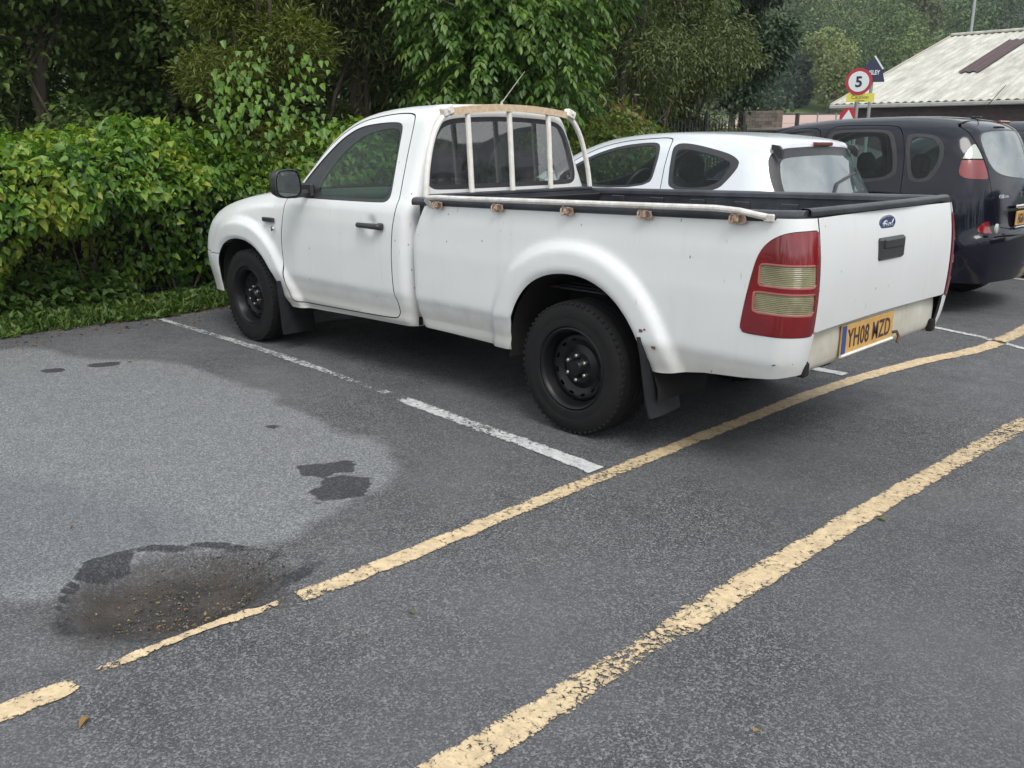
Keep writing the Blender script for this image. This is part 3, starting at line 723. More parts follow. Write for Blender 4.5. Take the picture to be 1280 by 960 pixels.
# bed liner: inner tub and ribs
li = MB(); z0 = .66
def slab(x0, x1, y0, y1, za, zb): li.box(((x0+x1)/2, (y0+y1)/2, (za+zb)/2), (abs(x1-x0), abs(y1-y0), abs(zb-za)))
slab(.47, 1.19, -.70, .70, z0-.02, z0); slab(-1.04, -.50, -.70, .70, z0-.02, z0); slab(-.50, .47, -.385, .385, z0-.02, z0)
for sg in (1, -1):
    V = [(1.19, sg*.708, .80), (1.19, sg*.715, ztop(1.19)-.004), (-1.06, sg*.715, ztop(-1.06)-.004), (-1.06, sg*.708, .80)]; slab(.47, 1.19, sg*.703, sg*.712, z0, .81); slab(-1.05, -.50, sg*.703, sg*.712, z0, .81)
    V += [(a, b+sg*.03, c) for a, b, c in V]; li.add(V, [(0, 1, 2, 3), (4, 7, 6, 5), (1, 5, 6, 2)])
    for k in range(7): li.box((-.85+k*.30, sg*.705, .93), (.10, .010, .22), .004)
    slab(-.50, .47, sg*.385, sg*.71, .80, .83); slab(-.50, .47, sg*.375, sg*.39, z0-.02, .83); slab(.455, .47, sg*.385, sg*.71, z0, .83); slab(-.50, -.485, sg*.385, sg*.71, z0, .83)
slab(1.165, 1.19, -.71, .71, z0, 1.068); slab(-1.065, -1.045, -.67, .67, z0, 1.09)
for k in range(16): li.box((.07, -.60+k*.08, z0+.006), (2.15, .035, .012), .004)
lio = tb(li, 'bed_liner', M['liner'])
cp = MB()
for sg in (1, -1):
    prof = chaikin([(-.012, -.032), (.006, -.030), (.008, -.006), (-.004, .010), (-.040, .013), (-.075, .006), (-.080, -.02)], 1, False)
    xs = np.linspace(1.20, -1.085, 24); V = []; F = []; n = len(prof)
    for x in xs:
        inn = .05*sstep(-.95, -1.09, x)
        for (a, b) in prof: V.append((x, sg*(.786+a-inn), ztop(x)+b-.004))
    for i in range(len(xs)-1):
        for k in range(n-1): F.append((i*n+k, i*n+k+1, (i+1)*n+k+1, (i+1)*n+k))
    F.append(list(range(n))); F.append([(len(xs)-1)*n+k for k in range(n)]); cp.add(V, F)
prof = chaikin([(.006, -.022), (.002, -.002), (.012, .008), (.05, .006), (.055, -.02)], 1, False); V = []; F = []; n = len(prof)
ys = np.linspace(-.70, .70, 14)
for y in ys:
    for (a, b) in prof: V.append((-1.098+.018*(1-(y/.7)**2)*-1+a+.0, y, ztop(-1.1)+b+.006-.000))
for i in range(13):
    for k in range(n-1): F.append((i*n+k, i*n+k+1, (i+1)*n+k+1, (i+1)*n+k))
cp.add(V, F); cp.box((1.185, 0, 1.078), (.05, 1.40, .02), .005)
tb(cp, 'rail_cap', M['liner'])
# rope rails with hooks
for sg in (1,):
    t = MB(); P = [(1.045, .800, 1.048), (1.045, .815, 1.066), (1.03, .822, 1.082), (.95, .822, 1.088)]+[(x, .822, ztop(x)+.012) for x in np.linspace(.8, -.75, 12)]+[(-.86, .822, 1.112), (-.93, .815, 1.100), (-.965, .802, 1.094)]
    t.tube([(a, b*sg, c) for a, b, c in P], .0125, 10); t.box((-.975, sg*.800, 1.090), (.045, .014, .03), .004); t.box((1.045, sg*.798, 1.046), (.03, .012, .03), .004)
    ro = tb(t, 'side_rail', M['railm'])
    for x in (.965, .51, .05, -.39, -.84):
        z = ztop(x)-.030; k = MB()
        k.box((x, sg*.800, z), (.060, .008, .036), .003); k.box((x-.004, sg*.812, z+.006), (.018, .026, .030), .003)
        k.tube([(x+.022, sg*.808, z+.026), (x+.024, sg*.822, z+.010), (x+.024, sg*.824, z-.010), (x+.016, sg*.824, z-.018), (x+.010, sg*.822, z-.006), (x+.010, sg*.820, z+.012)], .0045, 6)
        k.tube([(x-.014, sg*.808, z+.016), (x-.034, sg*.810, z+.014), (x-.040, sg*.810, z-.002), (x-.030, sg*.810, z-.014), (x-.014, sg*.808, z-.014)], .0045, 6)
        tb(k, 'rope_hook', M['hook'], ro)
# window guard: hoop, upper plate and three bars
gx = 1.185
g = MB(); H = [(.700, 1.072), (.692, 1.15), (.676, 1.24), (.640, 1.36), (.600, 1.44), (.552, 1.497), (.49, 1.532)]
V = []; ys = np.linspace(-.49, .49, 17)
for y in ys:
    z = 1.583-.085*(y/.8)**2
    V += [(gx+.012, y, z-.040), (gx+.014, y, z), (gx+.052, y, z+.002), (gx+.050, y, z-.038)]
F = []
for i in range(16):
    for k in range(4): F.append((i*4+k, i*4+(k+1) % 4, (i+1)*4+(k+1) % 4, (i+1)*4+k))
F += [(0, 1, 2, 3), (64, 65, 66, 67)]; g.add(V, F); go = tb(g, 'window_guard', M['guardtop'])
for sg in (1, -1): g = MB(); g.tube([(gx+.07*(b-1.08), sg*a, b) for a, b in chaikin(H, 2, False)], .016, 10); tb(g, 'guard_post', M['guard'], go)
for sg in (1, -1):
    g = MB(); g.box((gx+.026, sg*.515, 1.538), (.046, .075, .050), .006, [[1, 0, 0], [0, math.cos(.35*sg), math.sin(.35*sg)], [0, -math.sin(.35*sg), math.cos(.35*sg)]]); g.lathe([(0, .009), (.006, .008), (.0065, 0)], 0, (gx-.001, sg*.52, 1.540), 8, -1); tb(g, 'corner_bracket', M['guard'], go)
for y in (.355, .02, -.32):
    g = MB(); g.tube([(gx, y, 1.075), (gx+.015, y, 1.30), (gx+.032, y, 1.545)], .0165, 10); tb(g, 'guard_bar', M['guard'], go)
g = MB(); g.box((gx+.004, 0, 1.082), (.03, 1.40, .012), .003); tb(g, 'guard_foot', M['guard'], go)
k = MB(); k.prism([(-1.045, .520), (-1.02, .528), (-.985, .526), (-.955, .518), (-.96, .512), (-1.0, .518), (-1.03, .514)], .772, .792, 1); tb(k, 'scuff_mark', M['under'], bb)
# rust blooms at the rear arch
for (x, z, r_) in ((-.415, .575, .010), (-.437, .583, .006), (-.485, .508, .011)):
    k = MB(); y0 = YB(np.array([z]))[0]+flare(sdp(np.array([x]), np.array([z]), ARR))[0]
    pts = [(x+r_*(1+.5*math.sin(3*a+x*50))*math.cos(a), z+r_*(1+.4*math.cos(2*a))*math.sin(a)) for a in np.linspace(0, 6.1, 12)]
    k.prism(pts, y0-.004, y0+.0015, 1); tb(k, 'rust_patch', M['rust'], bb)
# ------------------------------------------------------------------ the other parked cars
M['silver'] = mat('pearl_white_silver_paint', (.66, .69, .72), .26, metal=.15, coat=.6, noise=(3, .15, (.5, .5, .5)))
M['black'] = mat('black_car_paint', (.004, .005, .012), .10, spec=.42)
M['navy'] = mat('dark_blue_car_paint', (.012, .014, .026), .15)
M['glassc'] = glass_mat('car_side_glass', (.70, .86, .80), ior=1.32, dust_sheen=.01)
M['glassd'] = glass_mat('privacy_glass', (.62, .74, .70), ior=1.34, dust_sheen=.008)
M['glassr'] = glass_mat('rear_screen_glass', (.28, .42, .42), ior=4.5, dust_sheen=.10, dcol=(.62, .78, .78))  # pale cyan film colour paints in the bright sky reflection
M['alloy'] = mat('alloy_wheel', (.42, .43, .45), .3, metal=.8)
M['darkseat'] = mat('dark_seat_fabric', (.018, .018, .02), .9)
def mirror_poly(h):
    return chaikin(h+[(-a, b) for a, b in h[::-1]], 2)
def car(name, label, cat, x0, yc, s, paint, glass, rglass):
    """s: dictionary of measured outlines, x in scene metres relative to x0, y from the car's middle"""
    O = np.array([x0, yc, 0]); root = tag(empty(name, tuple(O)), label, cat)
    sil = Sil(chaikin(s['sil'], 2)); YTt = smooth_table(s['Y']); xm = s.get('xm', (1.6, 2.2))
    arches = [chaikin([(cx+rr*math.cos(t), .30+rr*math.sin(t)) for t in np.linspace(-.5, math.pi+.5, 16)], 1) for cx, rr in s['arches']]
    sa = [Sil(a) for a in arches]
    def Fn(x, y, z, ex):
        mid = sstep(.9, 1.6, x); xs = x-s['cr']*y*y*(1-mid)+(.16*y*y+.5*np.maximum(y-.45, 0)**2)*sstep(xm[0], xm[1], x)
        a = sil(xs, z+.05*y*y, ex); Y = YTt(z)-.07*sstep(2.9, 3.8, x)-.05*sstep(.6, -.3, x)
        hd = sstep(2.2, 2.7, x); Y = Y*(1-hd)+hd*(np.interp(z, [.1, .5, .8, .95, 1.1], [.76, .82, .80, .74, .62])-.05*sstep(3.0, 3.8, x))
        for q in sa: Y = Y+.022*(1-sstep(.03, .10, q(x, z, ex)))
        if 'bstep' in s: Y = Y+.0*z
        r = np.interp(x, [-.3, .6, 1.6, 2.2, 2.8, 3.7], s['r'])
        return rand_(a, y-Y, r)
    b = shell(Fn, (s['x'][0]-.08, 0, -.02), (s['x'][1]+.08, .95, s['top']+.06), .027)
    b = clip(b, lambda V: s.get('low', .24)-V[:, 2])
    for a in arches: b = clip(b, lambda V: sdp(V[:, 0], V[:, 2], a), False)
    pl = lambda V, p: sdp(V[:, 0], V[:, 2], p)
    def T(n, Mh, m, parent=root):
        if not len(Mh[0]): return None
        if len(Mh) == 3 and m is paint: return obj(n, Mh[0], Mh[1], None, parent, mats=[m, M['inner']], mi=[0]*Mh[2]+[1]*(len(Mh[1])-Mh[2]))
        return obj(n, Mh[0], Mh[1], m, parent)
    # glazing
    for op, gp, gm in s['side']:
        op = chaikin(op, 2); cen = op.mean(0)
        for sg in (1, -1):
            f = lambda V: both(pl(V, op), .25-V[:, 1]*sg)
            w = clip(b, f); b = clip(b, f, False)
            gpp = chaikin(gp, 2)
            T('window_frame', thick(clip(w, lambda V: pl(V, gpp), False), .012, .002), M['trim'])
            T('side_window', clip((w[0]-np.array([0, sg*.004, 0]), w[1]), lambda V: pl(V, gpp)), glass if gm is None else gm)
    rg = mirror_poly(s['rear'][0]); f = lambda V: both(sdp(V[:, 1], V[:, 2], rg), V[:, 0]-s['rear'][1])
    w = clip(b, f); b = clip(b, f, False)
    if len(w[0]):
        T('rear_window_seal', thick(clip(w, lambda V: sdp(V[:, 1], V[:, 2], rg)+s['rear'][2], False), .012, .001), M['trim'])
        T('rear_window', clip(w, lambda V: sdp(V[:, 1], V[:, 2], rg)+s['rear'][2]), rglass)
    wg = mirror_poly(s['wind'][0]); f = lambda V: both(sdp(V[:, 1], V[:, 2], wg), s['wind'][1]-V[:, 0])
    w = clip(b, f); b = clip(b, f, False); T('windscreen', thick(w, .004, .003), M['screen'])
    for (lp, ymin, parts_) in s['lamps']:
        lp = chaikin(lp, 2)
        for sg in (1, -1):
            f = lambda V: both(pl(V, lp), ymin-V[:, 1]*sg)
            w = clip(b, lambda V: f(V)+.001); b = clip(b, lambda V: f(V)-.001, False); par = None
            for (za, zb, mm, nm) in parts_:
                q = clip(w, lambda V: both(za-V[:, 2], V[:, 2]-zb))
                if len(q[0]):
                    o = T(nm, thick(q, .012, -.002), mm, par or root); par = par or o
    for gp_, kind in s['doors']:
        gp_ = chaikin(gp_, 2)
        for sg in (1, -1):
            f = lambda V: both(pl(V, gp_), .25-V[:, 1]*sg)
            d = clip(b, lambda V: f(V)+.003); b = clip(b, lambda V: f(V)-.003, False); T('door', thick(d, .02), paint)
    tgp = mirror_poly(s['gate']); f = lambda V: both(sdp(V[:, 1], V[:, 2], tgp), V[:, 0]-s['rear'][1]-.05)
    d = clip(b, lambda V: f(V)+.003); b = clip(b, lambda V: f(V)-.003, False); T('tailgate', thick(d, .02), paint)
    T('body', thick(b, .012), paint)
    # wheels, underside, cabin
    for cx, rr in s['arches']:
        for sg in (1, -1): wheel(root, (cx, sg*.69, .30), .30, .19, .19, sg, M[s.get('rim', 'rim')], False)
    u = MB()
    u.box(((s['x'][0]+s['x'][1])/2, 0, .34), (s['x'][1]-s['x'][0]-.35, 1.0, .22), .04); u.box(((s['arches'][0][0]+s['arches'][1][0])/2, 0, .29), (s['arches'][1][0]-s['arches'][0][0]-.8, 1.5, .08), .02)
    u.tube([(s['arches'][0][0], .62, .30), (s['arches'][0][0], -.62, .30)], .04, 8); u.build('underbody', M['under'], root)
    z0 = s.get('belt', 1.0)
    for xx, hh in s['seats']:
        for yy in (.36, -.36):
            st = MB(); st.box((xx+.24, yy, .62), (.50, .50, .18), .05); st.box((xx, yy, .88), (.15, .48, .52), .06, [[.97, 0, -.2], [0, 1, 0], [.2, 0, .97]])
            so2 = st.build('seat', M['darkseat'], root); hd = MB(); hd.box((xx-.07, yy, hh), (.10, .26, .19), .045); hd.tube([(xx-.06, yy, hh-.2), (xx-.06, yy, hh)], .02, 6); hd.build('headrest', M['darkseat'], so2)
    db = MB(); db.prism(chaikin([(s['dash'], .6), (s['dash']-.03, .9), (s['dash']+.05, 1.0), (s['dash']+.40, .97), (s['dash']+.45, .6)], 2).tolist(), -.66, .66, 1); db.build('dashboard', M['darkseat'], root)
    sw = MB(); cc = np.array([s['dash']-.10, -.36, .98]); sw.tube([cc+.18*(math.cos(a)*np.array([0, 1, 0])+math.sin(a)*np.array([-.4, 0, .92])) for a in np.linspace(0, 6.283, 25)[:-1]], .014, 6, closed=True)
    sw.tube([cc+(0, -.17, 0), cc, cc+(0, .17, 0)], [.014, .05, .014], 6); sw.build('steering_wheel', M['trim'], root)
    for sg in (1, -1):
        mm = MB(); mm.box((s['dash']+.12, sg*.93, 1.0), (.13, .20, .14), .045); mm.tube([(s['dash']+.14, sg*.78, .95), (s['dash']+.13, sg*.88, .97)], .02, 6); mm.build('wing_mirror', paint, root)
        hh = MB()
        for hx in s['handles']: hh.tube([(hx-.08, sg*.815, .87), (hx-.05, sg*.835, .872), (hx+.05, sg*.835, .872), (hx+.08, sg*.815, .87)], .012, 6)
        for hx in s['handles'][:1]: hh.build('door_handle', paint, root)
    return root, O

hs = dict(
    sil=[(.05, -.1), (.0, .30), (-.03, .45), (-.035, .62), (.0, .78), (.06, .93), (.12, 1.05), (.21, 1.22), (.275, 1.33), (.265, 1.375), (.40, 1.405), (.62, 1.430), (.9, 1.443), (1.25, 1.446), (1.6, 1.422), (1.85, 1.37), (2.2, 1.235), (2.65, 1.03), (2.9, .965), (3.3, .90), (3.6, .80), (3.75, .66), (3.80, .5), (3.8, -.1)],
    Y=[(.1, .74), (.3, .79), (.5, .82), (.8, .822), (.95, .80), (1.05, .755), (1.2, .69), (1.35, .61), (1.5, .5)], cr=.20, x=(-.05, 3.82), top=1.46,
    r=[.16, .14, .12, .08, .14, .22], arches=[(.60, .355), (3.05, .355)],
    side=[([(1.00, 1.045), (1.03, 1.15), (1.06, 1.29), (1.07, 1.345), (1.03, 1.365), (.90, 1.355), (.71, 1.32), (.58, 1.29), (.505, 1.25), (.50, 1.21), (.55, 1.13), (.62, 1.05)], [(.975, 1.065), (1.0, 1.17), (1.025, 1.28), (1.02, 1.325), (.90, 1.32), (.72, 1.285), (.60, 1.255), (.56, 1.23), (.57, 1.19), (.64, 1.08)], None),
          ([(1.165, 1.045), (1.155, 1.20), (1.17, 1.33), (1.22, 1.368), (1.34, 1.365), (1.53, 1.345), (1.72, 1.295), (1.90, 1.21), (2.15, 1.05)], [(1.185, 1.065), (1.178, 1.20), (1.195, 1.32), (1.24, 1.348), (1.34, 1.345), (1.53, 1.325), (1.71, 1.275), (1.87, 1.20), (2.05, 1.065)], None)],
    rear=([(0, 1.345), (.42, 1.335), (.555, 1.31), (.62, 1.20), (.655, 1.08), (.65, 1.0), (.56, .975), (0, .965)], .46, .06),
    wind=([(0, 1.39), (.45, 1.37), (.55, 1.25), (.66, 1.03), (0, .99)], 1.7),
    lamps=[([(-.1, .98), (.17, .99), (.26, .95), (.30, .86), (.28, .72), (.10, .70), (-.1, .72)], .50, [(.6, .80, M['clearlens'], 'tail_light'), (.80, 1.1, M['redlens'], 'brake_lens')])],
    doors=[([(1.10, 1.38), (1.085, 1.2), (1.065, 1.05), (1.03, .7), (1.06, .42), (1.20, .33), (2.25, .31), (2.40, .42), (2.42, .8), (2.35, 1.0), (1.93, 1.24), (1.75, 1.325), (1.55, 1.375), (1.30, 1.395), (1.15, 1.40)], 0)],
    gate=[(0, .962), (.50, .962), (.56, .93), (.56, .8), (.52, .62), (0, .60)], seats=[(1.15, 1.18), (.62, 1.10)], dash=2.2, handles=[1.25])
hatch, HO = car('hatchback_car', 'silvery white three-door hatchback parked just beyond the white pickup', 'car', 0, -2.07, hs, M['silver'], M['glassc'], M['glassr'])
for sg in (1, -1):
    k = MB(); k.prism([(.34, 1.355), (.29, 1.348), (.262, 1.32), (.262, 1.265), (.285, 1.27), (.34, 1.33)], sg*.535, sg*.560, 1); k.build('spoiler_end', M['trim'], hatch)
k = MB(); k.box((.268, .0, 1.358), (.03, .25, .026), .006); k.build('third_brake_light', M['redlens'], hatch)
k = MB(); k.tube([(1.75, 0, 1.40), (1.78, 0, 1.43), (1.55, 0, 1.62)], [.012, .006, .003], 6); k.build('antenna', M['trim'], hatch)
k = MB(); k.tube([(.105, .10, 1.03), (.135, .0, 1.10), (.16, -.30, 1.16)], .009, 6); k.build('wiper', M['trim'], hatch)
k = MB(); k.box((-.048, 0, .62), (.012, .52, .11), .003); k.build('number_plate', M['plate'], hatch)

ms = dict(
    sil=[(-.34, -.1), (-.40, .28), (-.445, .42), (-.455, .60), (-.44, .68), (-.40, .70), (-.385, .76), (-.375, .9), (-.345, 1.08), (-.27, 1.28), (-.195, 1.42), (-.13, 1.50), (.0, 1.55), (.2, 1.578), (.5, 1.59), (1.0, 1.58), (1.35, 1.55), (1.62, 1.50), (1.85, 1.42), (2.4, 1.12), (2.7, .99), (3.1, .93), (3.35, .80), (3.44, .60), (3.45, .4), (3.44, -.1)],
    Y=[(.1, .76), (.3, .80), (.5, .83), (.8, .832), (.95, .82), (1.05, .795), (1.3, .73), (1.48, .66), (1.65, .55)], cr=.26, x=(-.47, 3.46), top=1.60,
    r=[.17, .13, .11, .08, .14, .22], arches=[(.27, .36), (2.70, .36)], rim='alloy',
    side=[([(.405, 1.05), (.42, 1.25), (.50, 1.44), (.56, 1.475), (.80, 1.48), (1.04, 1.47), (1.08, 1.43), (1.06, 1.3), (.98, 1.05)], [(.44, 1.075), (.46, 1.25), (.53, 1.42), (.58, 1.45), (.80, 1.455), (1.01, 1.445), (1.04, 1.41), (1.02, 1.3), (.95, 1.075)], None),
          ([(.30, 1.06), (.345, 1.2), (.395, 1.40), (.38, 1.445), (.21, 1.44), (.12, 1.40), (.07, 1.32), (.07, 1.20), (.13, 1.075), (.2, 1.055)], [(.275, 1.085), (.315, 1.2), (.355, 1.38), (.34, 1.415), (.22, 1.41), (.15, 1.38), (.105, 1.31), (.105, 1.21), (.16, 1.10), (.2, 1.085)], None),
          ([(1.15, 1.07), (1.16, 1.30), (1.18, 1.42), (1.24, 1.46), (1.42, 1.445), (1.60, 1.39), (1.95, 1.18), (2.10, 1.06)], [(1.18, 1.09), (1.19, 1.30), (1.205, 1.41), (1.25, 1.435), (1.42, 1.42), (1.58, 1.37), (1.90, 1.18), (2.02, 1.09)], None)],
    rear=([(0, 1.475), (.40, 1.465), (.52, 1.43), (.55, 1.30), (.53, 1.18), (.42, 1.10), (0, 1.07)], .30, .012),
    wind=([(0, 1.51), (.48, 1.49), (.60, 1.30), (.70, 1.06), (0, 1.03)], 1.72),
    lamps=[([(-.07, 1.10), (-.055, 1.2), (-.085, 1.33), (-.14, 1.42), (-.19, 1.42), (-.25, 1.34), (-.40, 1.22), (-.42, 1.09), (-.20, 1.085)], .575, [(1.0, 1.235, M['redlens'], 'tail_light'), (1.245, 1.5, M['headlens'], 'reversing_lens')]),
           ([(-.60, .665), (-.60, .76), (-.35, .78), (-.27, .76), (-.24, .70), (-.27, .665)], .58, [(.6, .9, M['redlens'], 'reflector')])],
    doors=[([(.35, 1.05), (.375, 1.3), (.45, 1.49), (.56, 1.505), (.9, 1.51), (1.09, 1.50), (1.11, 1.3), (1.10, .5), (1.05, .34), (.70, .33), (.62, .50), (.45, .70), (.34, .85)], 0), ([(1.13, .34), (1.125, 1.2), (1.14, 1.47), (1.25, 1.495), (1.45, 1.475), (1.65, 1.40), (2.05, 1.17), (2.17, 1.0), (2.16, .45), (2.1, .33)], 0)],
    gate=[(0, 1.54), (.54, 1.54), (.57, 1.40), (.565, 1.1), (.55, .80), (.48, .695), (0, .69)], seats=[(1.25, 1.18), (.45, 1.18)], dash=2.15, handles=[.62], low=.27)
mpv, MO = car('people_carrier', 'glossy black people carrier showing a rounded tail light, second car beyond the pickup', 'car', 0, -4.45, ms, M['black'], M['glassd'], M['glassr'])
P_ = MB(); P_.box((-.398, .03, .775), (.012, .50, .115), .003); pp = P_.build('number_plate', M['plate'], mpv, smooth=False)
V, F = text_mesh('HG61 F', .078, (-.405, .25, .737), (0, -1, 0), (0, 0, 1), .0012, xs=.60, bold=.03, spacing=1.05); obj('plate_lettering', V, F, M['ink'], pp, False)
P_ = MB(); P_.box((-.395, .0, .868), (.03, .56, .030), .008); P_.box((-.40, 0, .702), (.02, .56, .014), .004); P_.build('plate_trim', M['chrome'], mpv)
V, F = text_mesh('C3 Picasso', .030, (-.384, .62, .945), (-.10, -1, 0), (0, 0, 1), .004, xs=.85, shear=.3); obj('model_script', V+np.array([.028, 0, 0]), F, M['chrome'], mpv, False)
P_ = MB()
for dz in (0, .035): P_.tube([(-.385, .05, .945+dz), (-.392, 0, .98+dz), (-.385, -.05, .945+dz)], .007, 6)
P_.build('chevron_badge', M['chrome'], mpv)
for sg in (1, -1):
    P_ = MB(); P_.lathe([(0, .040), (.010, .038), (.014, .03), (.016, 0)], 0, (-.375, sg*.655, .715), 24, -1); P_.build('fog_light', M['headlens'], mpv)
P_ = MB(); P_.box((-.12, 0, 1.532), (.03, .24, .022), .006); P_.build('third_brake_light', M['redlens'], mpv)
P_ = MB(); P_.box((.10, 0, 1.575), (.08, .03, .02), .006); P_.tube([(.09, 0, 1.58), (-.10, 0, 1.83)], [.005, .002], 6); P_.build('antenna', M['trim'], mpv)
P_ = MB(); P_.tube([(-.40, .55, .665), (-.462, .3, .655), (-.475, 0, .652), (-.462, -.3, .655), (-.40, -.55, .665)], .016, 8, flat=.5); P_.build('bumper_strip', M['trim'], mpv)

s3 = dict(hs); s3['sil'] = [(x, z*1.10 if z > 0 else z) for x, z in hs['sil']]; s3['top'] = 1.62
s3['side'] = [([(a, 1.045+(b-1.045)*1.4) for a, b in o], [(a, 1.065+(b-1.065)*1.38) for a, b in g], None) for o, g, _ in hs['side']]
s3['Y'] = [(z if z < .9 else .9+(z-.9)*1.25, y) for z, y in hs['Y']]
car('dark_blue_car', 'dark blue car whose roof alone shows behind the black people carrier', 'car', -.55, -7.25, s3, M['navy'], M['glassd'], M['glassr'])
# ------------------------------------------------------------------ ground
def asphalt(name, paint=None):
    m = bpy.data.materials.new(name); m.use_nodes = True; n, l = m.node_tree.nodes, m.node_tree.links; b = n['Principled BSDF']
    b.inputs['Specular IOR Level'].default_value = .35
    tcn = n.new('ShaderNodeTexCoord'); O = tcn.outputs['Object']
    def noise(sc, det=4, ro=.6):
        t = n.new('ShaderNodeTexNoise'); t.inputs['Scale'].default_value = sc; t.inputs['Detail'].default_value = det; t.inputs['Roughness'].default_value = ro; l.new(O, t.inputs['Vector']); return t
    def rng(v, a, b_, c=0., d=1.):
        r = n.new('ShaderNodeMapRange'); r.inputs[1].default_value = a; r.inputs[2].default_value = b_; r.inputs[3].default_value = c; r.inputs[4].default_value = d; l.new(v, r.inputs[0]); return r.outputs[0]
    def mixc(f, a, b_, bt='MIX'):
        x = n.new('ShaderNodeMix'); x.data_type = 'RGBA'; x.blend_type = bt
        if isinstance(f, float): x.inputs[0].default_value = f
        else: l.new(f, x.inputs[0])
        for s, v in ((6, a), (7, b_)):
            if isinstance(v, tuple): x.inputs[s].default_value = (*v, 1)
            else: l.new(v, x.inputs[s])
        return x.outputs[2]
    def math_(op, a, b_):
        x = n.new('ShaderNodeMath'); x.operation = op
        for s, v in ((0, a), (1, b_)):
            if isinstance(v, float): x.inputs[s].default_value = v
            else: l.new(v, x.inputs[s])
        return x.outputs[0]
    def attr(a): x = n.new('ShaderNodeAttribute'); x.attribute_name = a; return x.outputs['Fac']
    # chippings: every stone its own grey
    v1 = n.new('ShaderNodeTexVoronoi'); v1.inputs['Scale'].default_value = 175; v1.inputs['Randomness'].default_value = 1; l.new(O, v1.inputs['Vector'])
    v2 = n.new('ShaderNodeTexVoronoi'); v2.inputs['Scale'].default_value = 330; l.new(O, v2.inputs['Vector'])
    s1 = n.new('ShaderNodeSeparateColor'); l.new(v1.outputs['Color'], s1.inputs[0]); s2 = n.new('ShaderNodeSeparateColor'); l.new(v2.outputs['Color'], s2.inputs[0])
    big = noise(1.1, 6).outputs['Fac']; mid = noise(7, 5, .7).outputs['Fac']; fine = noise(60, 3).outputs['Fac']
    stone = mixc(rng(s1.outputs[0], .50, 1.0), (.040, .040, .042), (.47, .47, .465))
    grit = mixc(rng(s2.outputs[1], .5, 1.0), (.036, .036, .038), (.28, .28, .28))
    c = mixc(.5, stone, grit)
    c = mixc(rng(fine, .35, .7, 0, .55), c, (.060, .061, .064))
    c = mixc(rng(mid, .35, .72, .0, .38), c, (.040, .040, .043)); c = mixc(rng(big, .40, .65, 0, .5), c, (.150, .150, .152)); c = mixc(rng(noise(.45, 3).outputs['Fac'], .45, .7, 0, .4), c, (.055, .056, .060))
    warp = math_('MULTIPLY', math_('SUBTRACT', mid, .5), .42); warp2 = math_('MULTIPLY', math_('SUBTRACT', fine, .5), .28); wv = math_('ADD', warp, warp2)
    def mask(a, w=.14): return rng(math_('ADD', attr(a), wv), .5-w, .5+w)
    dry = mixc(rng(s1.outputs[0], .3, 1.0), (.125, .130, .136), (.36, .365, .37)); dry = mixc(rng(s2.outputs[0], .45, 1., 0, .55), dry, (.085, .09, .095))
    dry = mixc(rng(mid, .3, .8, 0, .35), dry, (.115, .117, .12))
    c = mixc(1.0, c, (.94, .94, .96), 'MULTIPLY')
    c = mixc(math_('MULTIPLY', mask('light', .20), .88), c, dry)
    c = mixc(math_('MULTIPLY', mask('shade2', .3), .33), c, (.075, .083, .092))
    c = mixc(math_('MULTIPLY', mask('brown', .3), .86), c, mixc(rng(mid, .4, .7), (.022, .018, .015), (.062, .050, .040)))
    c = mixc(math_('MULTIPLY', mask('dark', .10), .90), c, mixc(rng(s1.outputs[0], .5, 1), (.020, .021, .024), (.060, .062, .066)))
    l.new(c, b.inputs['Base Color'])
    l.new(rng(mid, .3, .7, .62, .82), b.inputs['Roughness'])
    h = math_('ADD', math_('MULTIPLY', v1.outputs['Distance'], -1.0), math_('MULTIPLY', fine, .5))
    bp = n.new('ShaderNodeBump'); bp.inputs['Strength'].default_value = .55; bp.inputs['Distance'].default_value = .004; l.new(h, bp.inputs['Height']); l.new(bp.outputs[0], b.inputs['Normal'])
    return m
def grid_axis(a, b, h, far, g=1.22):
    c = list(np.arange(a, b+h/2, h)); s = h; x = c[-1]
    while x < far: s *= g; x += s; c.append(x)
    s = h; x = c[0]; lo = []
    while x > -far: s *= g; x -= s; lo.append(x)
    return np.array(lo[::-1]+c)
gx_ = grid_axis(-3.0, 4.7, .030, 900); gy_ = grid_axis(-3.4, 4.3, .030, 900)
X, Y = np.meshgrid(gx_, gy_, indexing='ij'); xf, yf = X.ravel(), Y.ravel(); Z = hgt(xf, yf)
def pmask(poly, w, seed, amp=.05, sc=6):
    P = np.stack([xf*sc, yf*sc], 1); d = np.full(len(xf), 9.); near = (xf > -3.2) & (xf < 5.5) & (yf > -4) & (yf < 5.5)
    d[near] = sdp(xf[near], yf[near], chaikin(poly, 2))+(fbm(P[near], 3, seed)-.5)*amp*2
    return np.clip(.5-d/w, 0, 1)
light = pmask([(4.05, 2.3), (3.83, 1.91), (3.3, 1.87), (3.0, 1.62), (2.85, 1.50), (1.98, 1.42), (.93, 1.56), (.45, 1.57), (.12, 1.75), (0, 2.0), (-.03, 2.25), (-.13, 2.42), (.0, 2.62), (.17, 2.85), (.15, 3.07), (.05, 3.2), (.24, 3.35), (.5, 5.2), (4.2, 5.2)], .18, 1, .09, 3.5)
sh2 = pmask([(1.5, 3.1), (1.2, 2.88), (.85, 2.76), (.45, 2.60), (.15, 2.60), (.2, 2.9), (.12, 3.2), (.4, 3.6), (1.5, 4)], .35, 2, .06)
brown = pmask([(.0, 3.18), (.10, 3.0), (.08, 2.78), (-.08, 2.60), (-.32, 2.56), (-.45, 2.75), (-.45, 3.05), (-.28, 3.24)], .24, 3, .07)
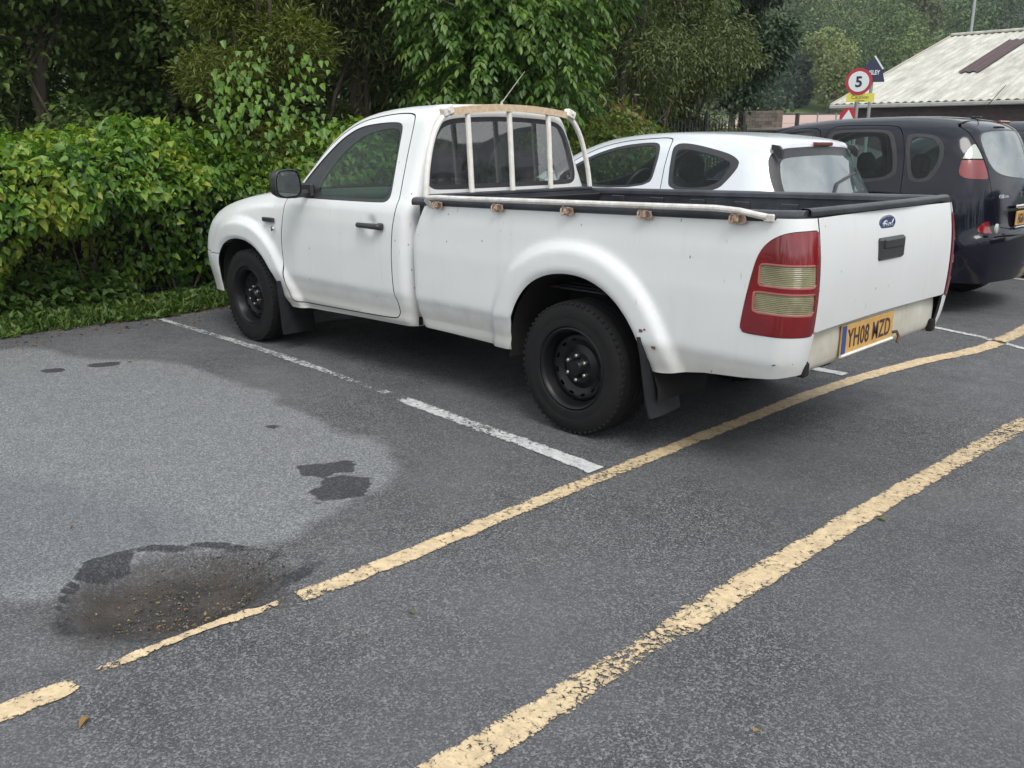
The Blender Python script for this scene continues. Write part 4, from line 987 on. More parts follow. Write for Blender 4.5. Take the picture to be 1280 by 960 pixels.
ppl = chaikin([(.04, 3.20), (.21, 3.0), (.18, 2.78), (0, 2.60), (-.28, 2.50), (-.42, 2.62), (-.475, 2.84), (-.43, 3.06), (-.28, 3.24)], 2)
dp = np.full(len(xf), 9.); nr = (xf > -3) & (xf < 4.6) & (yf > -3.3) & (yf < 4.4); dp[nr] = sdp(xf[nr], yf[nr], ppl)
dp += (fbm(np.stack([xf*7, yf*7], 1), 3, 9)-.5)*.08
rim = np.exp(-((dp+.0)/.022)**2)*sstep(-.25, .05, xf)
dark = np.maximum.reduce([pmask([(.53, 2.03), (.54, 1.92), (.44, 1.80), (.36, 1.82), (.31, 1.95), (.40, 2.05)], .05, 4, .05, 16), pmask([(.30, 2.06), (.33, 1.93), (.22, 1.84), (.12, 1.92), (.06, 2.06), (.12, 2.17), (.24, 2.14)], .05, 5, .05, 16),
    pmask([(.16, 3.08), (.24, 3.02), (.21, 2.88), (.12, 2.90), (.08, 3.06)], .03, 6, .02, 14), pmask([(1.17, 1.81), (1.12, 1.73), (1.07, 1.80)], .03, 7, .01), pmask([(3.17, 2.20), (3.12, 2.04), (3.0, 2.1), (3.05, 2.2)], .03, 8, .02), pmask([(3.12, 1.94), (3.05, 1.74), (2.93, 1.8), (3.0, 1.95)], .03, 9, .02), rim*.95,
    .60*np.clip(1-np.abs(dp+.01)/.055, 0, 1)**.6*(fbm(np.stack([xf*5, yf*5], 1), 2, 18) > .46), pmask([(-.30, 2.44), (-.33, 2.62), (-.43, 2.75), (-.44, 2.60), (-.36, 2.45)], .05, 12, .03, 14)*.7])
dip = -.060*sstep(.0, -.16, dp)+.006*np.exp(-((dp-.03)/.04)**2)
und = (fbm(np.stack([xf*1.3, yf*1.3], 1), 2, 21)-.5)*.012*np.exp(-(np.hypot(xf-1, yf-2)/5)**2)
dip = dip+(fbm(np.stack([xf*16, yf*16], 1), 3, 15)-.5)*.030*sstep(.06, -.04, dp)
nearp = np.exp(-(np.hypot(xf, yf)/12)**8)
Z = Z+dip*nearp
sgr = (xf-CAM[0])*.705-(yf-CAM[1])*.709
nx, ny = len(gx_), len(gy_); I = np.arange(nx*ny).reshape(nx, ny)
F = np.stack([I[:-1, :-1], I[1:, :-1], I[1:, 1:], I[:-1, 1:]], -1).reshape(-1, 4)
M['asphalt'] = asphalt('worn_asphalt'); M['meadow'] = mat('rough_grass_land', (.055, .085, .025), .9, noise=(.3, .5, (.08, .09, .04)))
cen = (xf[F].mean(1), yf[F].mean(1)); sc_ = (cen[0]-CAM[0])*.705-(cen[1]-CAM[1])*.709
grs = (((cen[0] > 4.72) & (cen[1] > -13)) | (sc_ > 60) | (cen[1] > 14) | (cen[0] < -22)).astype(int)
g = obj('ground', np.stack([xf, yf, Z], 1), F, None, None, True, None, attrs=dict(light=light, shade2=sh2, brown=brown, dark=dark), mats=[M['asphalt'], M['meadow']], mi=grs)
tag(g, kind='structure')

# ---- painted bay and boundary lines: thin worn sheets
def line_mat(name, col, worn, seed):
    m = bpy.data.materials.new(name); m.use_nodes = True; n, l = m.node_tree.nodes, m.node_tree.links; b = n['Principled BSDF']; out = n['Material Output']
    tcn = n.new('ShaderNodeTexCoord'); mp = n.new('ShaderNodeMapping'); mp.inputs['Location'].default_value = (seed, seed*2, 0); l.new(tcn.outputs['Object'], mp.inputs[0])
    def noise(sc, det=5, ro=.65):
        t = n.new('ShaderNodeTexNoise'); t.inputs['Scale'].default_value = sc; t.inputs['Detail'].default_value = det; t.inputs['Roughness'].default_value = ro; l.new(mp.outputs[0], t.inputs['Vector']); return t.outputs['Fac']
    def rng(v, a, b_, c=0., d=1.):
        r = n.new('ShaderNodeMapRange'); r.inputs[1].default_value = a; r.inputs[2].default_value = b_; r.inputs[3].default_value = c; r.inputs[4].default_value = d; l.new(v, r.inputs[0]); return r.outputs[0]
    def M2(op, a, b_):
        x = n.new('ShaderNodeMath'); x.operation = op
        for s, v in ((0, a), (1, b_)):
            if isinstance(v, float): x.inputs[s].default_value = v
            else: l.new(v, x.inputs[s])
        return x.outputs[0]
    at = n.new('ShaderNodeAttribute'); at.attribute_name = 'wear'
    vo = n.new('ShaderNodeTexVoronoi'); vo.feature = 'DISTANCE_TO_EDGE'; vo.inputs['Scale'].default_value = 34; l.new(mp.outputs[0], vo.inputs['Vector'])
    crack = rng(vo.outputs['Distance'], .0, .07, .14, 0.)
    w = M2('ADD', M2('ADD', noise(48), M2('MULTIPLY', noise(9), .5)), M2('ADD', M2('ADD', M2('MULTIPLY', at.outputs['Fac'], .62), M2('ADD', M2('MULTIPLY', M2('SUBTRACT', noise(150, 2), .5), .42), .03)), crack))
    hole = rng(w, worn, worn+.035)
    cm = n.new('ShaderNodeMix'); cm.data_type = 'RGBA'; l.new(rng(noise(20), .35, .75), cm.inputs[0]); cm.inputs[6].default_value = (*col, 1); cm.inputs[7].default_value = (*[c*.60+.01 for c in col], 1)
    c2 = n.new('ShaderNodeMix'); c2.data_type = 'RGBA'; l.new(rng(w, worn-.16, worn, 0, .75), c2.inputs[0]); l.new(cm.outputs[2], c2.inputs[6]); c2.inputs[7].default_value = (*[c*.42+.02 for c in col], 1)
    l.new(c2.outputs[2], b.inputs['Base Color']); b.inputs['Roughness'].default_value = .7
    tr = n.new('ShaderNodeBsdfTransparent'); ms = n.new('ShaderNodeMixShader'); l.new(hole, ms.inputs[0]); l.new(b.outputs[0], ms.inputs[1]); l.new(tr.outputs[0], ms.inputs[2]); l.new(ms.outputs[0], out.inputs[0])
    return m
def road_line(name, pts, m, along='y', label=None):
    """pts: (position along, centre across, width, wear)"""
    p = np.array(pts); a = np.arange(min(p[0, 0], p[-1, 0]), max(p[0, 0], p[-1, 0]), .02); o = np.argsort(p[:, 0]); p = p[o]
    c, w, we = [np.interp(a, p[:, 0], p[:, k]) for k in (1, 2, 3)]
    c = c+(fbm(np.stack([a*1.1, a*0+3], 1), 2, 5)-.5)*.02; K = 9; V = []; W = []
    for k in range(K):
        t = k/(K-1)-.5; e = (fbm(np.stack([a*22, a*0+k*.0+(t > 0)*9], 1), 3, 8)-.5)*.018*(abs(t)*2)**2*np.sign(t)
        q = c+t*w*1.0+e; x, y = (q, a) if along == 'y' else (a, q)
        V.append(np.stack([x, y, np.zeros_like(x)+.004], 1)); W.append(we+.30*np.clip(abs(t)*2-.72, 0, 1)/.28)
    V = np.array(V).transpose(1, 0, 2).reshape(-1, 3); W = np.array(W).T.ravel()
    # follow the dip of the pothole
    ix = np.clip(np.searchsorted(gx_, V[:, 0])-1, 0, nx-2); iy = np.clip(np.searchsorted(gy_, V[:, 1])-1, 0, ny-2)
    Zg = Z.reshape(nx, ny); V[:, 2] += np.maximum.reduce([Zg[ix, iy], Zg[ix+1, iy], Zg[ix, iy+1], Zg[ix+1, iy+1]])
    n_ = len(a); I = np.arange(n_*K).reshape(n_, K); F = np.stack([I[:-1, :-1], I[1:, :-1], I[1:, 1:], I[:-1, 1:]], -1).reshape(-1, 4)
    if along == 'y': F = F[:, ::-1]
    o = obj(name, V, F, m, None, True, None, attrs=dict(wear=W)); tag(o, kind='structure'); return o
M['yel'] = line_mat('yellow_road_paint', (.66, .51, .31), 1.02, 1); M['whi'] = line_mat('white_road_paint', (.60, .61, .60), 1.05, 4)
road_line('yellow_line', [(5.5, -.49, .09, 0), (3.35, -.485, .085, .05), (3.32, -.48, .07, .3), (3.30, -.475, .05, 1.), (3.275, -.47, .04, 1.), (3.25, -.462, .03, .5), (3.15, -.462, .042, .15), (3.0, -.466, .034, .1), (2.80, -.474, .04, .05), (2.72, -.482, .03, .3), (2.70, -.485, .03, 1.), (2.675, -.487, .05, 1.), (2.64, -.490, .08, .25), (2.2, -.495, .085, .0), (1.7, -.485, .08, .12), (1.1, -.48, .085, .2), (.6, -.475, .085, .05), (-.6, -.478, .10, .0), (-1.2, -.515, .10, .05), (-1.95, -.62, .11, .0), (-2.4, -.72, .12, .1), (-2.7, -.76, .12, .1), (-3.4, -.76, .12, .15), (-6, -.6, .11, .2)], M['yel'])
road_line('yellow_line', [(5.0, -1.40, .10, 0), (3.0, -1.415, .10, .0), (2.6, -1.42, .10, .12), (2.35, -1.42, .10, .30), (2.15, -1.42, .10, .40), (2.02, -1.425, .10, .42), (1.9, -1.425, .11, .15), (1.7, -1.425, .11, .10), (.9, -1.435, .10, .08), (0, -1.46, .10, .15), (-.7, -1.49, .115, .35), (-1.5, -1.53, .11, .25), (-3.5, -1.6, .11, .2)], M['yel'])
road_line('white_line', [(-.42, 1.125, .105, .0), (-.1, 1.095, .10, .1), (.1, 1.08, .10, .24), (.3, 1.07, .10, .34), (.6, 1.05, .095, .30), (1.0, 1.02, .095, .12), (1.12, 1.01, .09, .9), (1.18, 1.005, .09, .9), (1.22, 1.0, .07, .3), (1.30, .995, .07, .6), (1.5, .98, .06, .50), (2.2, .94, .08, .36), (3.0, .92, .08, .35), (3.7, .92, .07, .45), (4.25, .92, .05, .2)], M['whi'], 'x')
road_line('white_line', [(-.42, -1.24, .09, .0), (1, -1.24, .09, .2), (4.2, -1.3, .09, .3)], M['whi'], 'x')
road_line('white_line', [(-1.05, -2.74, .07, .1), (-.85, -2.86, .07, .3), (-.6, -3.0, .07, .3), (-.2, -3.13, .07, .1), (1, -3.25, .08, .2), (4.2, -3.4, .08, .3)], M['whi'], 'x')
road_line('white_line', [(-.9, -6.1, .08, .1), (.3, -6.38, .08, .1), (4.2, -6.5, .08, .3)], M['whi'], 'x')
# ------------------------------------------------------------------ foliage
def leafmat(name, cols, rough=.45, trans=.28, spec=.4):
    m = bpy.data.materials.new(name); m.use_nodes = True; n, l = m.node_tree.nodes, m.node_tree.links; b = n['Principled BSDF']; out = n['Material Output']
    a = n.new('ShaderNodeAttribute'); a.attribute_name = 'tone'; r = n.new('ShaderNodeValToRGB'); els = r.color_ramp.elements
    while len(els) < len(cols): els.new(.5)
    for i, c in enumerate(cols): els[i].position = i/(len(cols)-1); els[i].color = (*c, 1)
    l.new(a.outputs['Fac'], r.inputs[0]); l.new(r.outputs[0], b.inputs['Base Color']); b.inputs['Roughness'].default_value = rough; b.inputs['Specular IOR Level'].default_value = spec
    t = n.new('ShaderNodeBsdfTranslucent'); hs_ = n.new('ShaderNodeHueSaturation'); hs_.inputs['Value'].default_value = 1.5; hs_.inputs['Saturation'].default_value = 1.1; l.new(r.outputs[0], hs_.inputs['Color']); l.new(hs_.outputs[0], t.inputs[0])
    ms = n.new('ShaderNodeMixShader'); ms.inputs[0].default_value = trans; l.new(b.outputs[0], ms.inputs[1]); l.new(t.outputs[0], ms.inputs[2]); l.new(ms.outputs[0], out.inputs[0])
    return m
HEART = np.array([(0, 0, 0), (-.36, .18, .09), (-.26, .58, .05), (0, 1.05, -.14), (.26, .58, .05), (.36, .18, .09)])
HEARTF = np.array([(0, 3, 2, 1), (0, 5, 4, 3)])
LANCE = np.array([(0, 0, 0), (-.17, .35, .03), (-.13, .7, .02), (0, 1, -.08), (.13, .7, .02), (.17, .35, .03)])
QUAD = np.array([(0, 0, 0), (-.30, .5, .06), (0, 1, -.05), (.30, .5, .06)]); QUADF = np.array([(0, 3, 2, 1)])
def unit(A): return A/(np.linalg.norm(A, axis=-1, keepdims=True)+1e-9)
def leaves(P, tip, nrm, size, shape=HEART, faces=HEARTF, tone=None):
    """one small blade per point"""
    tip = unit(tip); nrm = nrm-tip*(nrm*tip).sum(1)[:, None]; nrm = unit(nrm); sd = np.cross(tip, nrm); k = len(shape); n = len(P)
    V = P[:, None]+size[:, None, None]*(shape[None, :, 0, None]*sd[:, None]+shape[None, :, 1, None]*tip[:, None]+shape[None, :, 2, None]*nrm[:, None])
    F = (faces[None]+(np.arange(n)*k)[:, None, None]).reshape(-1, faces.shape[1])
    return V.reshape(-1, 3), F, np.repeat(tone if tone is not None else RS.rand(n), k)
def merge(parts):
    Vs, Fs, Ts, o = [], [], [], 0
    for V, F, T in parts: Vs.append(V); Fs.append(F+o); Ts.append(T); o += len(V)
    return np.vstack(Vs), np.vstack(Fs), np.concatenate(Ts)
def lobj(name, parts, m, parent=None, loc=(0, 0, 0)):
    V, F, T = merge(parts); return obj(name, V-np.array(loc if parent is None else (0, 0, 0)), F, m, parent, False, None, loc, dict(tone=np.clip(T, 0, 1)))
def rdir(n): return unit(RS.randn(n, 3))
def blob_points(cen, rad, n, hollow=.45, seed=0):
    """points through the outer part of lumpy ellipsoids"""
    cen = np.array(cen, float); rad = np.array(rad, float); wts = (rad.prod(1))**(2/3); k = RS.choice(len(cen), n, p=wts/wts.sum()); d = rdir(n)
    r = (hollow+(1-hollow)*RS.rand(n)**.6)*(.72+.5*vnoise(d*2.3+k[:, None]*3.1, seed))
    return cen[k]+d*rad[k]*r[:, None], d
def sprays(P, D, per, spread, size, droop=.5, shape=HEART, faces=HEARTF, tonebase=None, jit=.3):
    n = len(P); Q = np.repeat(P, per, 0); Dd = np.repeat(D, per, 0); off = RS.randn(n*per, 3)*spread; off[:, 2] *= .55
    Q = Q+off; tip = unit(off+Dd*.3*spread)+RS.randn(n*per, 3)*.35; tip[:, 2] -= droop; nr = RS.randn(n*per, 3)*.45+np.array([0, 0, 1.])+Dd*.35
    sz = np.repeat(size*(.75+.5*RS.rand(n)), per)*(.7+.6*RS.rand(n*per)); tb_ = np.repeat(RS.rand(n) if tonebase is None else tonebase, per)
    return leaves(Q, tip, nr, sz, shape, faces, np.clip(tb_*(1-jit)+jit*RS.rand(n*per), 0, 1))
def fronds(P, D, length, nl, size):
    """drooping compound leaves: pairs of leaflets along a curved stalk"""
    n = len(P); parts = []; D = D.copy(); D[:, 2] = D[:, 2]*.4; D = unit(D+RS.randn(n, 3)*.35); sd = unit(np.cross(D, np.array([0, 0, 1.]))); up = np.cross(sd, D); L = length*(.7+.6*RS.rand(n)); tb_ = RS.rand(n)
    for i in range(nl):
        t = (i+.6)/nl; c = P+D*(L*t)[:, None]; c[:, 2] -= L*.55*t*t
        for s in (-1, 1):
            tip = D*.55+sd*s*(.9-.35*t)+np.array([0, 0, -.45-.5*t]); parts.append(leaves(c, tip+RS.randn(n, 3)*.16, up+RS.randn(n, 3)*.3, size*(1-.35*abs(t-.45))*(.8+.4*RS.rand(n)), LANCE*np.array([1.25, 1, 1]), HEARTF, np.clip(tb_*.7+.3*RS.rand(n), 0, 1)))
    c = P+D*L[:, None]; c[:, 2] -= L*.55; parts.append(leaves(c, D+np.array([0, 0, -1.2]), up, np.full(n, size), LANCE*np.array([1.25, 1, 1]), HEARTF, tb_))
    return parts
M['bark'] = mat('brown_bark', (.075, .058, .043), .9, noise=(8, .6, (.035, .028, .022)), bump=(25, .6))
M['barkg'] = mat('grey_bark', (.13, .125, .11), .9, noise=(9, .6, (.06, .055, .045)), bump=(25, .5))
M['stem'] = mat('green_stem', (.09, .11, .035), .7)
def trunk(name, parent, base, top, r, targets, m, wob=.12, seed=1, nb=14):
    """tapered trunk with curved limbs reaching into the crown"""
    rr = random.Random(seed); b = MB(); base = np.array(base, float); top = np.array(top, float); N = 9
    T = [base+(top-base)*k/(N-1)+np.array([rr.uniform(-wob, wob), rr.uniform(-wob, wob), 0])*(0 if k == 0 else 1) for k in range(N)]
    b.tube([T[0]-np.array([0, 0, .25])]+T, [r*1.5]+[r*(1.15-.9*k/(N-1)) for k in range(N)], 9)
    for t in targets[:nb]:
        k = rr.randint(2, N-2); s = T[k]; t = np.array(t); mid = (s+t)/2+np.array([rr.uniform(-.2, .2), rr.uniform(-.2, .2), .12*np.linalg.norm(t-s)]); q = r*(.55-.35*k/N)
        b.tube([s, s*.6+mid*.4, mid, mid*.45+t*.55, t], [q, q*.8, q*.55, q*.35, q*.12], 6)
    return b.build(name, m, parent)
L = {}
L['hedge'] = leafmat('hedge_leaves', [(.025, .062, .012), (.052, .125, .018), (.098, .200, .024), (.16, .275, .032), (.28, .31, .04)], .38, .30)
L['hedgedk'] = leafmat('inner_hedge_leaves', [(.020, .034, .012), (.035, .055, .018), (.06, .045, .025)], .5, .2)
L['ash'] = leafmat('ash_leaves', [(.036, .078, .018), (.066, .135, .026), (.110, .195, .036), (.17, .25, .05)], .35, .30)
L['dark'] = leafmat('dark_evergreen_leaves', [(.046, .076, .022), (.078, .128, .032), (.120, .185, .044), (.18, .25, .07)], .45, .30)
L['dark2'] = leafmat('dark_pine_needles', [(.044, .068, .024), (.076, .106, .034), (.115, .150, .045), (.16, .19, .06)], .5, .28)
L['olive'] = leafmat('feathery_olive_leaves', [(.055, .080, .014), (.090, .120, .018), (.135, .160, .026), (.19, .19, .035)], .55, .25)
L['fine'] = leafmat('fine_willow_leaves', [(.055, .074, .024), (.088, .118, .036), (.125, .160, .050), (.19, .215, .09)], .5, .25)
L['blue'] = leafmat('cool_green_leaves', [(.022, .045, .022), (.038, .068, .030), (.060, .095, .040)], .5, .2)
L['bush'] = leafmat('bramble_leaves', [(.05, .09, .02), (.09, .15, .03), (.15, .20, .04), (.20, .12, .04)], .45, .3)
L['far1'] = leafmat('hill_leaves', [(.026, .052, .018), (.062, .108, .030), (.110, .165, .042), (.20, .22, .065)], .6, .1)
L['grass'] = leafmat('verge_weeds', [(.035, .075, .015), (.06, .12, .02), (.10, .17, .03), (.14, .19, .05)], .5, .3)

# ---- hedge along the head of the bays
prof = chaikin([(5.15, .05), (5.10, .28), (4.92, .48), (4.66, .70), (4.52, .95), (4.60, 1.20), (4.80, 1.34), (5.15, 1.42), (5.7, 1.40), (6.2, 1.2)], 2, False)
pl_ = np.concatenate([[0], np.cumsum(np.linalg.norm(np.diff(prof, axis=0), axis=1))]); pl_ /= pl_[-1]
def hedge_leaves(n, y0, y1, depth, size, t0=0., t1=1., raise_=0.0):
    y = y0+(y1-y0)*RS.rand(n); t = t0+(t1-t0)*RS.rand(n); px = np.interp(t, pl_, prof[:, 0]); pz = np.interp(t, pl_, prof[:, 1])
    e = .01; tx = np.interp(t+e, pl_, prof[:, 0])-np.interp(t-e, pl_, prof[:, 0]); tz = np.interp(t+e, pl_, prof[:, 1])-np.interp(t-e, pl_, prof[:, 1]); N = unit(np.stack([-tz, np.zeros(n), tx], 1))
    top = 1+raise_*0+.085*(fbm(np.stack([y*1.1, y*0], 1), 2, 31)-.5)+np.interp(y, [-6.5, -1.2, -.3, .3, 1.2, 2.2, 4], [.10, .06, .06, .03, -.015, -.045, -.045])
    d = (fbm(np.stack([y*2.0, t*5.5, y*0], 1), 3, 3)-.45)*.75-depth*RS.rand(n)**2
    P = np.stack([px, y, pz*top], 1)+N*d[:, None]; P[:, 2] = np.maximum(P[:, 2], .04); cl = fbm(np.stack([y*2.6, t*8, y*0+5], 1), 2, 6)
    tip = N*.45+RS.randn(n, 3)*.50; tip[:, 2] -= .62; nr = N*.75+np.array([0, 0, .75])+RS.randn(n, 3)*.55
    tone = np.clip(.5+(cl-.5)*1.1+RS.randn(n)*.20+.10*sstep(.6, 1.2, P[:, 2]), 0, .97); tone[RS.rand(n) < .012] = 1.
    return leaves(P, tip, nr, size*(.45+.95*RS.rand(n)**1.4), tone=tone), t
hedge = tag(empty('hedge', (5.3, -1.2, 0)), 'long leafy yellow-green hedge spilling over the grass verge in front of the pickup', 'hedge')
HO_ = np.array([5.3, -1.2, 0])
def hl(name, parts, m): 
    V, F, T = merge(parts); return obj(name, V-HO_, F, m, hedge, False, None, attrs=dict(tone=T))
A1 = hedge_leaves(21000, -1.6, 3.9, .16, .068, .32, .92)[0]; A2 = hedge_leaves(8500, -1.6, 3.9, .30, .058, .02, .40)[0]; A3 = hedge_leaves(9000, -6.8, -1.6, .2, .085, .35, .95)[0]
SP = []
for k in range(260):
    y = rnd.uniform(-6.5, 3.9); t = rnd.uniform(.38, .9); b0 = np.array([np.interp(t, pl_, prof[:, 0]), y, np.interp(t, pl_, prof[:, 1])]); d_ = unit(np.array([-rnd.uniform(.1, .8), rnd.uniform(-.6, .6), rnd.uniform(.25, 1.)])); Ls = rnd.uniform(.10, .30); m_ = 9
    q = np.linspace(0, 1, m_); P = b0+d_*(q*Ls)[:, None]; P[:, 2] -= .10*q**2; P = P+RS.randn(m_, 3)*.02; tp = RS.randn(m_, 3)*.6+d_; tp[:, 2] -= .6; SP.append(leaves(P, tp, RS.randn(m_, 3)*.4+np.array([0, 0, 1.]), .035+.045*RS.rand(m_)*(1.2-q), tone=np.full(m_, rnd.uniform(.45, .85))))
hl('leaf_canopy', [A1, A2, A3]+SP, L['hedge'])
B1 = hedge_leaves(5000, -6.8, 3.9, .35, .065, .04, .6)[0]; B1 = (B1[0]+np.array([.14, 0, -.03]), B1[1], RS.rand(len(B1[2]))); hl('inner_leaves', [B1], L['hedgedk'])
hc = MB(); yy = np.linspace(-6.9, 4.0, 60); V = []; pc = [(5.45, 0), (5.40, .35), (5.2, .7), (5.1, .95), (5.2, 1.10), (5.5, 1.2), (6.1, 1.0), (6.3, 0)]
for i, y in enumerate(yy):
    for k, (a, b) in enumerate(pc): V.append((a+.12*(vnoise(np.array([[y*3, k*1.7]]), 2)[0]-.5), y, b*(1+.10*(vnoise(np.array([[y*2, k+9.]]), 3)[0]-.5))))
F = [(i*8+k, i*8+k+1, (i+1)*8+k+1, (i+1)*8+k) for i in range(59) for k in range(7)]
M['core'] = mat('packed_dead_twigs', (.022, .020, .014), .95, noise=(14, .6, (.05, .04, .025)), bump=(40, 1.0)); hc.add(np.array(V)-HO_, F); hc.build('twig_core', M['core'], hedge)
st = MB()
for k in range(70):
    y = rnd.uniform(-1.8, 3.9); x = 5.1+rnd.uniform(-.12, .25); z1 = rnd.uniform(.6, 1.2); st.tube([(x-5.3, y+1.2, 0), (x-5.3-rnd.uniform(0, .15), y+1.2+rnd.uniform(-.2, .2), z1*.5), (x-5.3-rnd.uniform(.05, .35), y+1.2+rnd.uniform(-.3, .3), z1)], [.009, .007, .003], 5)
st.build('stems', M['bark'], hedge)
# ---- verge weeds
n = 9000; y = -1.5+5.6*RS.rand(n); x = 4.36+.60*RS.rand(n)**1.1+.05*np.sin(y*5)+.04*RS.randn(n); P = np.stack([x, y, .01+.07*RS.rand(n)*sstep(4.3, 4.6, x)], 1); tip = RS.randn(n, 3)*.8; tip[:, 2] = np.abs(tip[:, 2])*.7+.25; tip[:, 0] -= .2
G1 = leaves(P, tip, RS.randn(n, 3)*.3+np.array([0, 0, 1.]), .030+.05*RS.rand(n), HEART*np.array([.75, 1, 1]), HEARTF)
n = 6000; y = -6+10.1*RS.rand(n); x = 4.34+.65*RS.rand(n)+.03*np.sin(y*7); P = np.stack([x, y, np.zeros(n)], 1); tip = RS.randn(n, 3)*.45; tip[:, 2] = 1.
G2 = leaves(P, tip, RS.randn(n, 3), .05+.09*RS.rand(n), LANCE*np.array([.35, 1, 1]), HEARTF)
n = 5200; y = -1.5+5.6*RS.rand(n); x = 4.78+.35*RS.rand(n); cl_ = fbm(np.stack([x*3, y*3], 1), 2, 61); P = np.stack([x, y, .04+.42*RS.rand(n)*np.clip(cl_*2.4-.8, 0, 1)], 1); tip = RS.randn(n, 3)*.6; tip[:, 0] -= .4
G3 = leaves(P, tip, RS.randn(n, 3)*.4+np.array([-.3, 0, 1.]), .035+.05*RS.rand(n), tone=.1+.6*RS.rand(n))
tag(lobj('grass', [G1, G2, G3], L['grass']), kind='stuff')
vg = []; yv = np.linspace(-7, 5, 200); V = []
for y_ in yv:
    e = 4.36+.05*math.sin(y_*5)+.05*(vnoise(np.array([[y_*9, 1.]]), 4)[0]-.5); V += [(e, y_, .004), (e+.10, y_, .03), (5.6, y_, .05)]
F = [(i*3+k, i*3+k+1, (i+1)*3+k+1, (i+1)*3+k) for i in range(199) for k in range(2)]
tag(obj('verge_soil', V, F, mat('verge_soil', (.045, .042, .022), .95, noise=(25, .7, (.05, .07, .02)), bump=(60, .8)), None, True, None), kind='structure')

def tree(name, label, cat, base, top, r, cen, rad, mk, m, bark, nb=14, seed=1, group=None):
    base = np.array(base, float); root = tag(empty(name, tuple(base)), label, cat, group); V, F, T = merge(mk)
    obj('crown', V-base, F, m, root, False, None, attrs=dict(tone=np.clip(T, 0, 1)))
    tg = [np.array(c)-base for c in cen]; rr = random.Random(seed); ex = []
    for c, q in zip(cen, rad):
        for _ in range(3): ex.append(np.array(c)-base+np.array([rr.uniform(-.7, .7)*q[0], rr.uniform(-.7, .7)*q[1], rr.uniform(-.5, .6)*q[2]]))
    rr.shuffle(ex); trunk('trunk', root, (0, 0, 0), np.array(top)-base, r, tg+ex, bark, seed=seed, nb=nb); return root
def gp(px, d):
    p = spot(px, 176, d); return np.array([p[0], p[1], float(hgt(p[0], p[1]))])
def blobs(px, d, z0, z1, w, n, seed, fl_=.8):
    """irregular crown of n lobes around a stem seen in direction px at distance d"""
    rr = random.Random(seed); b = gp(px, d); C_, R2 = [], []
    for k in range(n):
        z = z0+(z1-z0)*(k+.5)/n; f = math.sin(math.pi*min(1, max(.12, (k+.8)/n*.85)))**.5; a = rr.uniform(0, 6.28); q = rr.uniform(.1, .62)*w*f
        C_.append((b[0]+q*math.cos(a), b[1]+q*math.sin(a), b[2]+z)); s = w*rr.uniform(.34, .55)*(.6+.4*f); R2.append((s, s, s*fl_))
    return b, C_, R2
# dark evergreens at the left
def std_tree(name, label, cat, px, d, z0, z1, w, nlobe, ncl, per, spread, size, mk, bark, seed, droop=.4, shape=HEART, faces=HEARTF, hollow=.35, r=.1, nb=18, fl_=.8, group=None):
    b, C_, R2 = blobs(px, d, z0, z1, w, nlobe, seed, fl_); P, D = blob_points(C_, R2, ncl, hollow, seed)
    return tree(name, label, cat, b, (b[0], b[1], b[2]+z1*.9), r, C_, R2, [sprays(P, D, per, spread, size, droop, shape, faces)], mk, bark, nb, seed, group)
std_tree('evergreen_tree', 'dark holly-like tree with bare inner branches, nearest the left edge of the photo', 'tree', 60, 10.2, .9, 5.4, 1.75, 12, 2600, 12, .14, .075, L['dark'], M['bark'], 3)
std_tree('evergreen_tree', 'dark dense tree behind the hedge, between the left-edge tree and the feathery olive shrub', 'tree', 215, 10.8, .9, 5.6, 1.55, 12, 2600, 12, .14, .075, L['dark'], M['bark'], 5)
# feathery olive shrub wearing a climber
b, C_, R2 = blobs(328, 8.6, 1.15, 3.6, .78, 8, 12); P, D = blob_points(C_, R2, 2600, .3, 3)
shrub = tree('feathery_shrub', 'tall feathery olive-green shrub with a climber, rising above the hedge over the pickup bonnet', 'shrub', b, (b[0], b[1], b[2]+2.6), .07, C_, R2, [sprays(P, D, 16, .085, .075, .15, LANCE*np.array([.42, .75, 1]), HEARTF)], L['olive'], M['bark'], 12, 9)
vp = []
for (px, py, n_, s_) in ((300, 85, 60, .16), (275, 100, 40, .12), (318, 105, 80, .22), (320, 70, 35, .10), (285, 130, 60, .16), (385, 82, 45, .14), (388, 110, 40, .14), (330, 140, 90, .22), (300, 150, 80, .2), (370, 145, 70, .2), (270, 165, 80, .2), (400, 160, 60, .2), (345, 165, 80, .2), (372, 128, 40, .14)):
    c = spot(px, py, 7.75); n_ = int(n_*.42); vp.append(c+RS.randn(n_, 3)*np.array([s_*.4, s_*.62, s_*.62]))
vp = np.vstack(vp); tip = RS.randn(len(vp), 3)*.3+np.array([-.45, .3, -1.]); V, F, T = leaves(vp, tip, RS.randn(len(vp), 3)*.35+np.array([-.6, .6, .5]), .038+.042*RS.rand(len(vp)), tone=.25+.50*RS.rand(len(vp)))
obj('climber_leaves', V-np.array(b), F, L['hedge'], shrub, False, None, attrs=dict(tone=T))
# conifers and shade behind the cab
std_tree('conifer_tree', 'near-black conifer between the feathery shrub and the ash, above the cab windscreen', 'tree', 455, 10.8, .7, 5.6, 1.35, 10, 2200, 20, .13, .10, L['dark2'], M['bark'], 14, .3, LANCE*np.array([.5, 1, 1]), HEARTF, r=.12)
